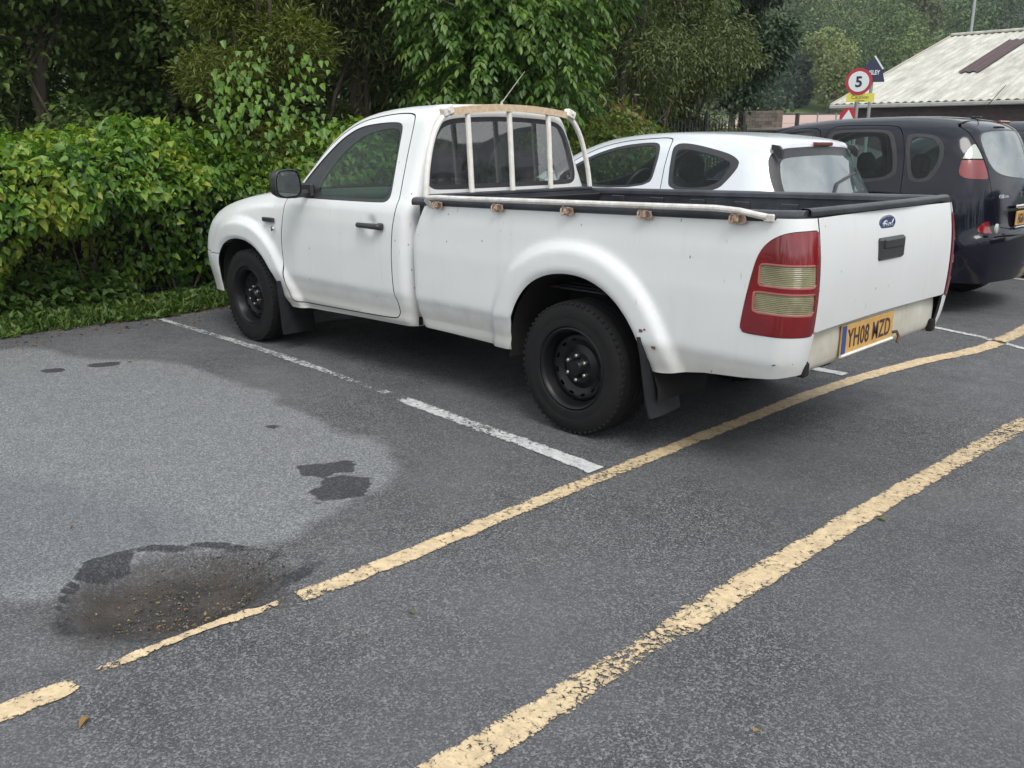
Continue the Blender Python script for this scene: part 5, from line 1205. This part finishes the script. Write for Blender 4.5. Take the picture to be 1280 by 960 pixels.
# the bright ash
b, C_, R2 = blobs(625, 9.6, 1.75, 5.0, 1.35, 12, 22); 
C_ += [tuple(spot(690, 60, 8.9)), tuple(spot(560, 50, 8.9)), tuple(spot(700, 110, 9.0)), tuple(spot(600, 80, 8.8)), tuple(spot(640, 20, 8.8)), tuple(spot(560, 110, 9.2))]; R2 += [(.42, .42, .5), (.4, .4, .35), (.35, .35, .45), (.4, .4, .4), (.5, .5, .4), (.4, .4, .3)]
P, D = blob_points(C_, R2, 3600, .35, 5)
tree('ash_tree', 'bright green ash tree with drooping compound leaves above the pickup cab', 'tree', b, (b[0], b[1], b[2]+4.4), .13, C_, R2, fronds(P, D, .20, 4, .088), L['ash'], M['barkg'], 20, 6)
std_tree('conifer_tree', 'shadowy conifer standing directly behind the bright ash tree', 'tree', 590, 12.4, .5, 6.4, 1.9, 10, 1300, 16, .17, .14, L['dark2'], M['bark'], 17, .3, LANCE*np.array([.6, 1, 1]), HEARTF, r=.14)
# finer trees to the right
std_tree('willow_tree', 'grey-green fine-leaved tree just right of the bright ash', 'tree', 775, 12.6, .75, 5.4, 1.35, 12, 1900, 18, .14, .075, L['fine'], M['barkg'], 31, .6, LANCE*np.array([.8, 1, 1]), HEARTF, r=.08)
std_tree('willow_tree', 'fine-leaved tree behind the iron fence, left of the hill view', 'tree', 858, 14.6, .55, 5.2, 1.15, 12, 2100, 18, .14, .070, L['fine'], M['barkg'], 37, .6, LANCE*np.array([.8, 1, 1]), HEARTF, r=.08)
std_tree('tall_tree', 'cool green tree at the edge of the hill view, above the stone wall', 'tree', 915, 24, 2.3, 7.5, 1.55, 12, 2000, 16, .18, .12, L['blue'], M['barkg'], 41, .5, r=.1)
# backing trees that close the view
for i, (px, d, w, lab) in enumerate([(-60, 15, 3.0, 'deep-shade broad tree beyond the left edge, behind the holly-like tree'), (140, 15.5, 2.6, 'deep-shade broad tree behind the two dark evergreens'), (340, 14.5, 2.6, 'deep-shade broad tree behind the feathery olive shrub'), (510, 16.5, 2.8, 'deep-shade broad tree between the two conifers, farther back'), (705, 17, 2.8, 'deep-shade broad tree behind the gap between ash and willow'), (800, 20, 1.9, 'deep-shade broad tree behind the two fine-leaved trees')]):
    std_tree('background_tree', lab, 'tree', px, d, .3, 7.5, w, 12, 1900, 14, .26, .13, L['dark'], M['bark'], 50+i, .4, QUAD*np.array([1.5, 1, 1]), QUADF, hollow=.25, r=.16, nb=10)
# bramble bush beyond the hatchback
bb_ = gp(785, 9.6); P = []; 
for px in range(735, 835, 5):
    for _ in range(26):
        c = spot(px+rnd.uniform(-6, 6), 0, 9.3+rnd.uniform(-.5, .5)); zt_ = np.interp(px, [735, 760, 780, 800, 820, 835], [1.50, 1.62, 1.72, 1.60, 1.52, 1.35])
        P.append((c[0]+rnd.uniform(-.1, .1), c[1], rnd.uniform(.3, zt_)))
P = np.array(P); D = rdir(len(P)); D[:, 2] = abs(D[:, 2])
bush = tag(empty('bramble_bush', tuple(bb_)), 'yellow-green bramble bush with reddish stems just beyond the silvery hatchback', 'bush')
V, F, T = sprays(P, D, 9, .09, .062, .35); obj('leaf_mass', V-bb_, F, L['bush'], bush, False, None, attrs=dict(tone=T))
s_ = MB()
for k in range(40):
    c = P[rnd.randrange(len(P))]-bb_; s_.tube([(c[0], c[1], 0), (c[0]+rnd.uniform(-.1, .1), c[1]+rnd.uniform(-.1, .1), 1.0), (c[0]+rnd.uniform(-.2, .2), c[1]+rnd.uniform(-.2, .2), min(1.85, c[2]+.35))], [.008, .006, .003], 5)
s_.build('stems', mat('red_bramble_stem', (.16, .05, .035), .6), bush)

# ------------------------------------------------------------------ hill wood
def far_crown(c, w, h, n, sz, seed):
    rr = random.Random(seed); cs, rs = [], []
    for k in range(9):
        a = rr.uniform(0, 6.28); q = rr.uniform(0, .6)*w; z = h*(.18+.75*k/9); cs.append((c[0]+q*math.cos(a), c[1]+q*math.sin(a), c[2]+z)); s = w*rr.uniform(.38, .62)*(1-.35*k/9); rs.append((s, s, s*.8))
    P, D = blob_points(cs, rs, n, .7, seed); tip = np.cross(D, rdir(n))+D*.25
    tb_ = .05+.85*rr.random(); return leaves(P, tip, D*1.3+RS.randn(n, 3)*.45+np.array([0, 0, .35]), sz*(.6+.8*RS.rand(n)), QUAD*np.array([1.6, 1, 1]), QUADF, np.clip(tb_+RS.randn(n)*.13, 0, 1)), cs, rs
parts = []; k = 0
for s in np.concatenate([[96, 101, 108], np.arange(116, 330, 11)]):
    step = 6.2*(1+(s-96)/260)*1.0
    for lat in np.arange(s*.18, s*.72, step):
        j1, j2 = rnd.uniform(-.35, .35)*step, rnd.uniform(-4, 4); x = CAM[0]+.705*(s+j2)-.709*(lat+j1); y = CAM[1]-.709*(s+j2)-.705*(lat+j1)
        w = step*.62*rnd.uniform(.8, 1.25); z = float(hgt(x, y)); cr, _, _ = far_crown((x, y, z-.5), w, w*rnd.uniform(1.7, 2.4), int(2000 if s < 130 else 1100), .25*(s/100)**.85, k); parts.append(cr); k += 1
tag(lobj('hillside_wood', parts, L['far1']), kind='stuff')
for (px, d, w, h, tint, lab) in ((1035, 90, 4.2, 8.6, 'far1', 'rounded olive tree at the foot of the wooded hill left of the round sign'), (948, 86, 3.9, 6.4, 'blue', 'dark rounded tree at the foot of the hill, above the stone wall'), (990, 93, 3.2, 6.0, 'blue', 'low dark tree between the two rounded trees at the foot of the hill'), (1128, 120, 6.2, 17.5, 'olive2', 'yellowish broad tree half way up the wooded hill')):
    if tint == 'olive2': L['olive2'] = leafmat('yellowing_leaves', [(.06, .07, .02), (.09, .10, .03), (.12, .125, .035)], .6, .1)
    c = gp(px, d); V_, cs, rs = far_crown(c, w, h, 5200, .24*(d/90), int(px)); tree('hill_tree', lab, 'tree', c, (c[0], c[1], c[2]+h*.8), .22, cs, rs, [V_], L[tint], M['bark'], 8, int(px))
# ------------------------------------------------------------------ court, wall, fences, barn, signs
def ground_sheet(name, poly, m, dz, n=24):
    """four corners (x, y) turned into a sheet that lies on the land"""
    a, b, c, d = [np.array(p, float) for p in poly]; V = []
    for i in range(n+1):
        for j in range(n+1):
            u, w = i/n, j/n; p = (a*(1-u)+b*u)*(1-w)+(d*(1-u)+c*u)*w; V.append((p[0], p[1], float(hgt(p[0], p[1]))+dz))
    I = np.arange((n+1)**2).reshape(n+1, n+1); F = np.stack([I[:-1, :-1], I[1:, :-1], I[1:, 1:], I[:-1, 1:]], -1).reshape(-1, 4)
    o = obj(name, V, F, m, None, True, None); bm_fix(o); tag(o, kind='structure')
def xy(px, d): p = spot(px, 176, d); return p[:2]
ground_sheet('sports_court', [xy(900, 41), xy(1130, 43), xy(1100, 82), xy(930, 79)], mat('pink_court_surface', (.42, .29, .25), .9, noise=(2, .3, (.36, .26, .22))), .06)
ground_sheet('mown_field', [xy(930, 80), xy(1100, 83), xy(1120, 96), xy(900, 96)], mat('mown_grass', (.11, .17, .045), .9, noise=(.6, .4, (.14, .18, .06))), .10)
M['stone'] = mat('rubble_stone', (.20, .165, .13), .9, noise=(5, .7, (.09, .075, .06)), bump=(10, 1.0))
def brickify(m, sc, c1, c2, mort):
    n, l = m.node_tree.nodes, m.node_tree.links; b = n['Principled BSDF']; t = n.new('ShaderNodeTexCoord'); s = n.new('ShaderNodeSeparateXYZ'); cmb = n.new('ShaderNodeCombineXYZ'); ad = n.new('ShaderNodeMath'); ad.operation = 'ADD'
    l.new(t.outputs['Object'], s.inputs[0]); l.new(s.outputs[0], ad.inputs[0]); l.new(s.outputs[1], ad.inputs[1]); l.new(ad.outputs[0], cmb.inputs[0]); l.new(s.outputs[2], cmb.inputs[1])
    br = n.new('ShaderNodeTexBrick'); br.inputs['Scale'].default_value = sc; br.inputs['Color1'].default_value = (*c1, 1); br.inputs['Color2'].default_value = (*c2, 1); br.inputs['Mortar'].default_value = (*mort, 1); br.inputs['Mortar Size'].default_value = .012; br.inputs['Bias'].default_value = 0
    l.new(cmb.outputs[0], br.inputs['Vector']); l.new(br.outputs['Color'], b.inputs['Base Color']); return m
brickify(M['stone'], 2.2, (.22, .18, .14), (.11, .09, .075), (.07, .06, .05))
def wall_between(name, p, q, z0, z1, th, m, label, cat, coping=None):
    p = np.array(p, float); q = np.array(q, float); d = (q-p)/np.linalg.norm(q-p); Lh = np.linalg.norm(q-p); Mx = np.array([[d[0], -d[1], 0], [d[1], d[0], 0], [0, 0, 1]]); c = (p+q)/2
    r = tag(empty(name, (c[0], c[1], z0)), label, cat); w = MB(); w.box((0, 0, (z1-z0)/2), (Lh, th, z1-z0), .01, Mx); w.build('wall_face', m, r)
    if coping: w = MB(); w.box((0, 0, z1-z0+.035), (Lh+.06, th+.08, .07), .01, Mx); w.build('coping', coping, r)
    return r
M['cop'] = mat('pale_coping', (.42, .38, .33), .85, noise=(8, .4, (.25, .22, .18)))
wall_between('stone_wall', xy(924, 30), xy(973, 29), .3, 2.32, .35, M['stone'], 'weathered brown stone wall standing left of the pink court', 'wall', None)
wall_between('low_wall', xy(905, 25.5), xy(1045, 22.8), .2, 1.66, .28, M['stone'], 'low wall with a pale coping in front of the stone wall and court', 'wall', M['cop'])
# mesh fence with posts round the court
a, b = xy(974, 30), xy(1062, 29.5); fr = tag(empty('court_fence', (a[0], a[1], 0)), 'thin metal fence with dark posts in front of the pink court', 'fence'); M['post'] = mat('dark_post', (.035, .03, .03), .6); M['galv'] = mat('galvanised_steel', (.36, .37, .37), .45, metal=.6)
q = MB(); z_ = 1.37+30*33/F_PX; q.tube([(0, 0, z_), (b[0]-a[0], b[1]-a[1], z_)], .022, 6); q.build('top_rail', M['post'], fr)
for t, rr_ in ((0, .05), (.235, .09), (.52, .03), (.78, .03), (1, .05)):
    q = MB(); q.tube([((b[0]-a[0])*t, (b[1]-a[1])*t, .3), ((b[0]-a[0])*t, (b[1]-a[1])*t, z_+.03)], rr_*.8, 8); q.build('fence_post', M['post'] if rr_ > .06 else M['galv'], fr)
q = MB()
for k in range(1, 4): q.tube([(0, 0, z_-.28*k), (b[0]-a[0], b[1]-a[1], z_-.28*k)], .006, 4)
q.build('fence_wires', M['galv'], fr)
# iron palisade fence
a, b = xy(828, 13.2), xy(932, 15.2); pf = tag(empty('palisade_fence', (a[0], a[1], 0)), 'black iron palisade fence below the fine-leaved trees', 'fence'); M['iron'] = mat('black_iron', (.012, .012, .014), .5); n = 26; dx, dy = b-a
q = MB(); 
for z in (.45, 1.42): q.tube([(0, 0, z), (dx, dy, z)], .018, 6)
q.build('fence_rails', M['iron'], pf)
for k in range(n):
    t = k/(n-1); q = MB(); top = 1.62 if k % 12 else 1.78; q.tube([(dx*t, dy*t, 0), (dx*t, dy*t, top), (dx*t, dy*t, top+.07)], [.012 if k % 12 else .035, .012 if k % 12 else .035, .002], 6); q.build('pale' if k % 12 else 'fence_post', M['iron'], pf)
q = tag(empty('iron_post', tuple(gp(925, 15.4))), 'black iron post with a short cross bar at the end of the palisade fence', 'post'); w = MB(); w.tube([(0, 0, 0), (0, 0, 1.86)], .045, 8); w.build('shaft', M['iron'], q); w = MB(); w.tube([(0, 0, 1.58), (-.12, .22, 1.58)], .02, 6); w.build('cross_bar', M['iron'], q)

# barn with a corrugated cement roof
barn = tag(empty('barn', (9, -38, 0)), 'low barn with a pale lichen-stained corrugated roof behind the black car', 'barn'); BO = np.array([9, -38, 0])
EY, EZ, RY, RZ = -32.0, 2.83, -43.7, 6.28
M['roof'] = mat('lichened_cement_sheet', (.50, .49, .41), .9); n_, l_ = M['roof'].node_tree.nodes, M['roof'].node_tree.links
t = n_.new('ShaderNodeTexCoord'); mp = n_.new('ShaderNodeMapping'); mp.inputs['Scale'].default_value = (2.2, .35, 1); l_.new(t.outputs['Object'], mp.inputs[0]); nt = n_.new('ShaderNodeTexNoise'); nt.inputs['Scale'].default_value = 1.4; nt.inputs['Detail'].default_value = 8; nt.inputs['Roughness'].default_value = .7; l_.new(mp.outputs[0], nt.inputs['Vector'])
cr = n_.new('ShaderNodeValToRGB'); cr.color_ramp.elements[0].position = .32; cr.color_ramp.elements[0].color = (.29, .285, .24, 1); cr.color_ramp.elements[1].position = .62; cr.color_ramp.elements[1].color = (.54, .53, .47, 1); l_.new(nt.outputs['Fac'], cr.inputs[0]); l_.new(cr.outputs[0], n_['Principled BSDF'].inputs['Base Color'])
M['strip'] = mat('brown_rooflight_sheet', (.055, .022, .022), .6)
def corr(x0, x1, y0, z0, y1, z1, dz=0.0, amp=.024, wl=.30, rows=8):
    xs = np.arange(x0, x1+.001, wl/8); V = []
    for j in range(rows+1):
        u = j/rows; lap = .0
        for x in xs: V.append((x, y0+(y1-y0)*u, z0+(z1-z0)*u+amp*math.sin(2*math.pi*x/wl)+dz+lap))
    n = len(xs); F = [(j*n+i, j*n+i+1, (j+1)*n+i+1, (j+1)*n+i) for j in range(rows) for i in range(n-1)]; return np.array(V), F
V, F = corr(-9, 15, EY, EZ, RY, RZ); V2 = V-np.array([0, 0, .03]); n0 = len(V); ro = obj('roof', np.vstack([V, V2])-BO, F+[[i+n0 for i in f[::-1]] for f in F], M['roof'], barn, True, 50)
V, F = corr(-9, 15, RY-.02, RZ, RY-11.7, EZ); obj('roof', V-BO, F, M['roof'], barn, True, 50)
def roofpt(px, py):
    d = FW+RT*(px-640)/F_PX-UP*(py-480)/F_PX; n = np.array([0, (RZ-EZ), -(RY-EY)]); t = (np.array([0, EY, EZ])-CAM)@n/(d@n); return CAM+d*t
p1, p2 = roofpt(1200, 92), roofpt(1279, 50); w_ = .75
V, F = corr(p1[0]-w_, p1[0]+.1, p1[1], p1[2], p1[1]+(p2[1]-p1[1])*1.0, p2[2], .06); obj('rooflight', V-BO, F, M['strip'], barn, True, 50)
w = MB(); w.box((3, RY, RZ+.05), (24, .35, .12), .03); w.v = [tuple(np.array(v)-BO) for v in w.v]; w.build('ridge_cap', M['roof'], barn)
w = MB(); w.box((3, EY+.05, EZ-.11), (24.1, .14, .15), .03); w.v = [tuple(np.array(v)-BO) for v in w.v]; w.build('gutter', mat('grey_gutter', (.40, .40, .37), .7, noise=(3, .5, (.25, .25, .22))), barn)
w = MB(); w.prism([(EY, EZ+.02), (RY, RZ+.04), (RY-11.7, EZ+.02), (RY-11.7, EZ-.16), (RY, RZ-.14), (EY, EZ-.16)], 14.98, 15.08, 0); w.v = [tuple(np.array(v)-BO) for v in w.v]; w.build('verge_board', M['cop'], barn)
w = MB(); w.prism([(EY-.25, 0), (EY-.25, EZ-.12), (RY, RZ-.2), (RY-11.4, EZ-.12), (RY-11.4, 0)], -8.6, 14.6, 0); w.v = [tuple(np.array(v)-BO) for v in w.v]; w.build('wall', brickify(mat('barn_brick', (.1, .06, .05), .9), 3.0, (.085, .055, .05), (.05, .035, .035), (.04, .035, .03)), barn)

# signs
M['signred'] = mat('sign_red', (.42, .03, .045), .4); M['signwhite'] = mat('sign_white', (.72, .76, .78), .4); M['signblack'] = mat('sign_black', (.02, .02, .04), .5); M['signyel'] = mat('sign_yellow', (.72, .68, .08), .45, noise=(9, .3, (.75, .5, .25))); M['signblue'] = mat('sign_navy', (.03, .035, .075), .5)
def sign_frame(px, py, d):
    c = spot(px, py, d); nrm = unit((CAM-c)*np.array([1, 1, 0])+0.0); nrm = nrm/np.linalg.norm(nrm); right = np.cross(np.array([0, 0, 1.]), nrm); return c, right, nrm
def flat(poly, c, right, nrm, off, th=.004):
    n = len(poly); A = [c+right*a+np.array([0, 0, 1.])*b+nrm*off for a, b in poly]; B = [p+nrm*th for p in A]; return np.array(A+B), [list(range(n))[::-1], [n+i for i in range(n)]]+[(i, (i+1) % n, n+(i+1) % n, n+i) for i in range(n)]
def put(name, poly, fr_, off, m, root, base, th=.004):
    V, F = flat(poly, *fr_, off, th); return obj(name, V-base, F, m, root, False)
circ = lambda r, n=40: [(r*math.cos(2*math.pi*k/n), r*math.sin(2*math.pi*k/n)) for k in range(n)]
fr_ = sign_frame(1073.5, 102, 17); c = fr_[0]; base = np.array([c[0], c[1], 0]); k = 17/F_PX
s5 = tag(empty('speed_sign', tuple(base)), 'round 5 speed limit sign with a small yellow plate under it', 'sign')
put('sign_disc', circ(16*k), fr_, 0, M['signred'], s5, base, .006); put('sign_face', circ(12.2*k), fr_, .007, M['signwhite'], s5, base)
V, F = text_mesh('5', 12.5*k, c+fr_[2]*.0115-np.array([0, 0, 6.2*k]), fr_[1], (0, 0, 1), .002, xs=1.0, bold=.03, align='C'); obj('sign_number', V-base, F, M['signblack'], s5, False)
put('caution_plate', [(-13*k, -24.5*k), (20*k, -24.5*k), (20*k, -14*k), (-13*k, -14*k)], fr_, -.008, M['signyel'], s5, base)
V, F = text_mesh('Caution', 4.4*k, c+fr_[2]*(-.0035)-np.array([0, 0, 20.5*k])+fr_[1]*3*k, fr_[1], (0, 0, 1), .002, xs=1.0, align='C'); obj('plate_lettering', V-base, F, M['signblack'], s5, False)
V, F = text_mesh('children', 2.4*k, c+fr_[2]*(-.0035)-np.array([0, 0, 23.8*k])+fr_[1]*3*k, fr_[1], (0, 0, 1), .002, xs=1.0, align='C'); obj('plate_lettering', V-base, F, M['signblack'], s5, False)
w = MB(); pc_ = c-fr_[2]*.045; w.tube([np.array([pc_[0], pc_[1], 0])-base, pc_+np.array([0, 0, .15])-base], .038, 10); w.build('pole', M['galv'], s5)
fr_ = sign_frame(1091, 88, 21); c = fr_[0]; base = np.array([c[0], c[1], 0]); k = 21/F_PX
sb = tag(empty('village_sign', tuple(base)), 'dark blue pointed sign board with white lettering behind the round 5 sign', 'sign')
put('sign_board', [(-13*k, -14*k), (15*k, -14*k), (11*k, 1*k), (0, 16*k), (-9*k, 6*k), (-13*k, 2*k)], fr_, 0, M['signblue'], sb, base, .03)
put('light_edge', [(0, 17*k), (2.2*k, 17*k), (13*k, 1.5*k), (11*k, 1*k)], fr_, .002, M['signwhite'], sb, base, .03)
V, F = text_mesh('NSLEY', 5.2*k, c+fr_[2]*.032+fr_[1]*1.0*k-np.array([0, 0, 5*k]), fr_[1], (0, 0, 1), .002, xs=.75, bold=.03, align='C'); obj('board_lettering', V-base, F, M['signwhite'], sb, False)
w = MB(); w.tube([np.array([0, 0, 0]), np.array([0, 0, c[2]-.1])], .04, 8); w.v = [tuple(np.array(v)-fr_[2]*.05) for v in w.v]; w.build('pole', M['galv'], sb)
fr_ = sign_frame(1059, 146, 16); c = fr_[0]; base = np.array([c[0], c[1], 0]); k = 16/F_PX
sh = tag(empty('hump_sign', tuple(base)), 'dark red backing board with a white triangle road hump sign under the barn eave', 'sign')
put('backing_board', [(-9*k, -22*k), (9*k, -22*k), (9*k, 9*k), (5*k, 11*k), (-3*k, 11*k), (-9*k, 4*k)], fr_, 0, M['signred'], sh, base, .01)
put('triangle', [(-10*k, -9*k), (11*k, -9*k), (1*k, 8.5*k)], fr_, .012, M['signwhite'], sh, base); put('hump_symbol', [(-5*k, -7.5*k), (6*k, -7.5*k), (3*k, -4.5*k), (.5*k, -3.6*k), (-2*k, -4.5*k)], fr_, .018, M['signblack'], sh, base)
w = MB(); w.tube([np.array([0, 0, 0]), np.array([0, 0, c[2]])], .035, 8); w.v = [tuple(np.array(v)-fr_[2]*.04) for v in w.v]; w.build('pole', M['galv'], sh)
lp = tag(empty('lamp_post', tuple(gp(1197, 58))), 'slim grey lamp post rising behind the barn roof', 'lamp post'); w = MB(); w.tube([(0, 0, 0), (0, 0, 12)], [.11, .06], 8); w.build('column', M['galv'], lp); w = MB(); w.tube([(0, 0, 12), (-.3, .3, 12.3), (-.9, .9, 12.4)], .04, 6); w.box((-1.1, 1.1, 12.4), (.5, .5, .12), .03); w.build('lantern', M['galv'], lp)

# a stone house across the yard, behind the photographer: seen only as a reflection in the glass
hs_ = tag(empty('stone_house', (-36, -26, 0), None, .6), 'long stone house across the yard behind the photographer, mirrored in the cab rear window', 'house'); w = MB(); w.box((0, 0, 2.6), (7, 20, 5.2)); w.build('wall', M['stone'], hs_, smooth=False)
w = MB(); w.prism([(-3.9, 5.1), (3.9, 5.1), (0, 7.6)], -10.3, 10.3, 1); w.build('roof', mat('slate', (.07, .075, .085), .6), hs_, smooth=False)
for y_ in (-8, -4, 0, 4, 8):
    for z_ in (1.6, 3.9): w = MB(); w.box((3.5, y_, z_), (.06, 1.0, 1.2), .01); w.build('window', M['black'], hs_)

bp_ = []
for k in range(26):
    a = R_(20+k*8.5); d_ = 27+3*math.sin(k*2.1); c = np.array([-3+d_*math.cos(a), 4+d_*math.sin(a), 0.]); V_, _, _ = far_crown(c, 2.6, 6.5+1.5*math.sin(k*1.7), 1500, .26, 900+k); bp_.append(V_)
tag(lobj('added_shade_trees', bp_, L['far1']), kind='stuff')  # unseen tree belt, added to darken reflections and low sky light

# small litter on the asphalt
LM = leafmat('fallen_leaf', [(.12, .07, .025), (.22, .12, .04), (.30, .20, .07), (.10, .13, .04)], .7, .1)
def gpt(px, py): d = FW+RT*(px-640)/F_PX-UP*(py-480)/F_PX; return CAM-d*CAM[2]/d[2]
for i, (px, py, s, t, lab) in enumerate(((519, 769, .030, 1., 'small curled green leaf lying on the asphalt between the two yellow lines'), (112, 899, .045, .45, 'tan leaf lying on the asphalt near the lower left corner'), (941, 917, .024, .5, 'pale orange leaf lying on the asphalt near the bottom edge'), (1107, 652, .040, .95, 'pale green leaf beside the far end of the front yellow line'), (92, 659, .022, .2, 'tiny brown leaf on the pale patch left of the pothole'), (160, 453, .03, .6, 'pale scrap of leaf on the asphalt near the grass verge'))):
    p = gpt(px, py); V, F, T = leaves(np.array([[0, 0, .006]]), np.array([[math.cos(i*2.1), math.sin(i*2.1), .15]]), np.array([[.1, .2, 1.]]), np.array([s*.85]), HEART*np.array([1, 1, 2.2]), HEARTF, np.array([t])); tag(obj('fallen_leaf', V, F, LM, None, False, None, (p[0], p[1], 0.0), dict(tone=T)), lab, 'leaf', 'fallen leaves on the asphalt')
n = 150; a = RS.rand(n)*6.28; r = RS.rand(n)**.6*.26; P = np.stack([-.2+r*np.cos(a)*.75, 2.9+r*np.sin(a), np.full(n, -.032)], 1); ix = np.clip(np.searchsorted(gx_, P[:, 0])-1, 0, nx-2); iy = np.clip(np.searchsorted(gy_, P[:, 1])-1, 0, ny-2); P[:, 2] = Z.reshape(nx, ny)[ix, iy]+.010
V, F, T = leaves(P, RS.randn(n, 3)*np.array([1, 1, .2]), RS.randn(n, 3)*.3+np.array([0, 0, 1.]), .004+.010*RS.rand(n)**3, HEART, HEARTF); tag(obj('pothole_grit', V, F, LM, None, False, None, attrs=dict(tone=T)), kind='stuff')

def pebbles(name, P, sz, m):
    n = len(P); O = np.array([(1, 0, 0), (-1, 0, 0), (0, 1, 0), (0, -1, 0), (0, 0, .7), (0, 0, -.7)], float); F0 = np.array([(0, 2, 4), (2, 1, 4), (1, 3, 4), (3, 0, 4), (2, 0, 5), (1, 2, 5), (3, 1, 5), (0, 3, 5)])
    j = O[None]*(1+.5*(RS.rand(n, 6, 1)-.5)); a = RS.rand(n)*6.28; c_, s_ = np.cos(a)[:, None], np.sin(a)[:, None]; V = np.stack([j[:, :, 0]*c_-j[:, :, 1]*s_, j[:, :, 0]*s_+j[:, :, 1]*c_, j[:, :, 2]], 2)*sz[:, None, None]*(.7+.6*RS.rand(n, 1, 3))+P[:, None]
    F = (F0[None]+(np.arange(n)*6)[:, None, None]).reshape(-1, 3); return obj(name, V.reshape(-1, 3), F, m, None, False, None, attrs=dict(tone=np.repeat(RS.rand(n), 6)))
GM = leafmat('gravel_stones', [(.028, .024, .020), (.055, .047, .040), (.085, .075, .066), (.20, .18, .15)], .85, 0.0)
def zg(P): ix = np.clip(np.searchsorted(gx_, P[:, 0])-1, 0, nx-2); iy = np.clip(np.searchsorted(gy_, P[:, 1])-1, 0, ny-2); return Z.reshape(nx, ny)[ix, iy]
n = 1300; a = RS.rand(n)*6.28; r = RS.rand(n)**.7; P = np.stack([-.17+r*np.cos(a)*.26+.02*RS.randn(n), 2.88+r*np.sin(a)*.34, np.zeros(n)], 1); P[:, 2] = zg(P)+.002
tag(pebbles('loose_gravel', P, .0018+.0042*RS.rand(n)**4, GM), kind='stuff')
n = 700; P = np.stack([4.38-.55*RS.rand(n)**2.2, -1.5+5.4*RS.rand(n), np.full(n, .005)], 1)
V, F, T = leaves(P, RS.randn(n, 3)*np.array([1, 1, .15]), RS.randn(n, 3)*.3+np.array([0, 0, 1.]), .008+.03*RS.rand(n)**2, HEART, HEARTF, .55*RS.rand(n)); tag(obj('leaf_litter', V, F, LM, None, False, None, attrs=dict(tone=T)), kind='stuff')

# ------------------------------------------------------------------ the damp air of the valley
hz = MB(); hz.box((120, -120, 60), (620, 620, 200)); ho_ = hz.build('haze', None, None, smooth=False); ho_.data.materials.clear()
hm = bpy.data.materials.new('valley_haze'); hm.use_nodes = True; hn = hm.node_tree.nodes; hn.remove(hn['Principled BSDF']); pv = hn.new('ShaderNodeVolumePrincipled')
pv.inputs['Color'].default_value = (.82, .88, .95, 1); pv.inputs['Density'].default_value = .0006; pv.inputs['Anisotropy'].default_value = .2
hm.node_tree.links.new(pv.outputs[0], hn['Material Output'].inputs['Volume']); ho_.data.materials.append(hm); tag(ho_, kind='stuff'); ho_.display_type = 'WIRE'
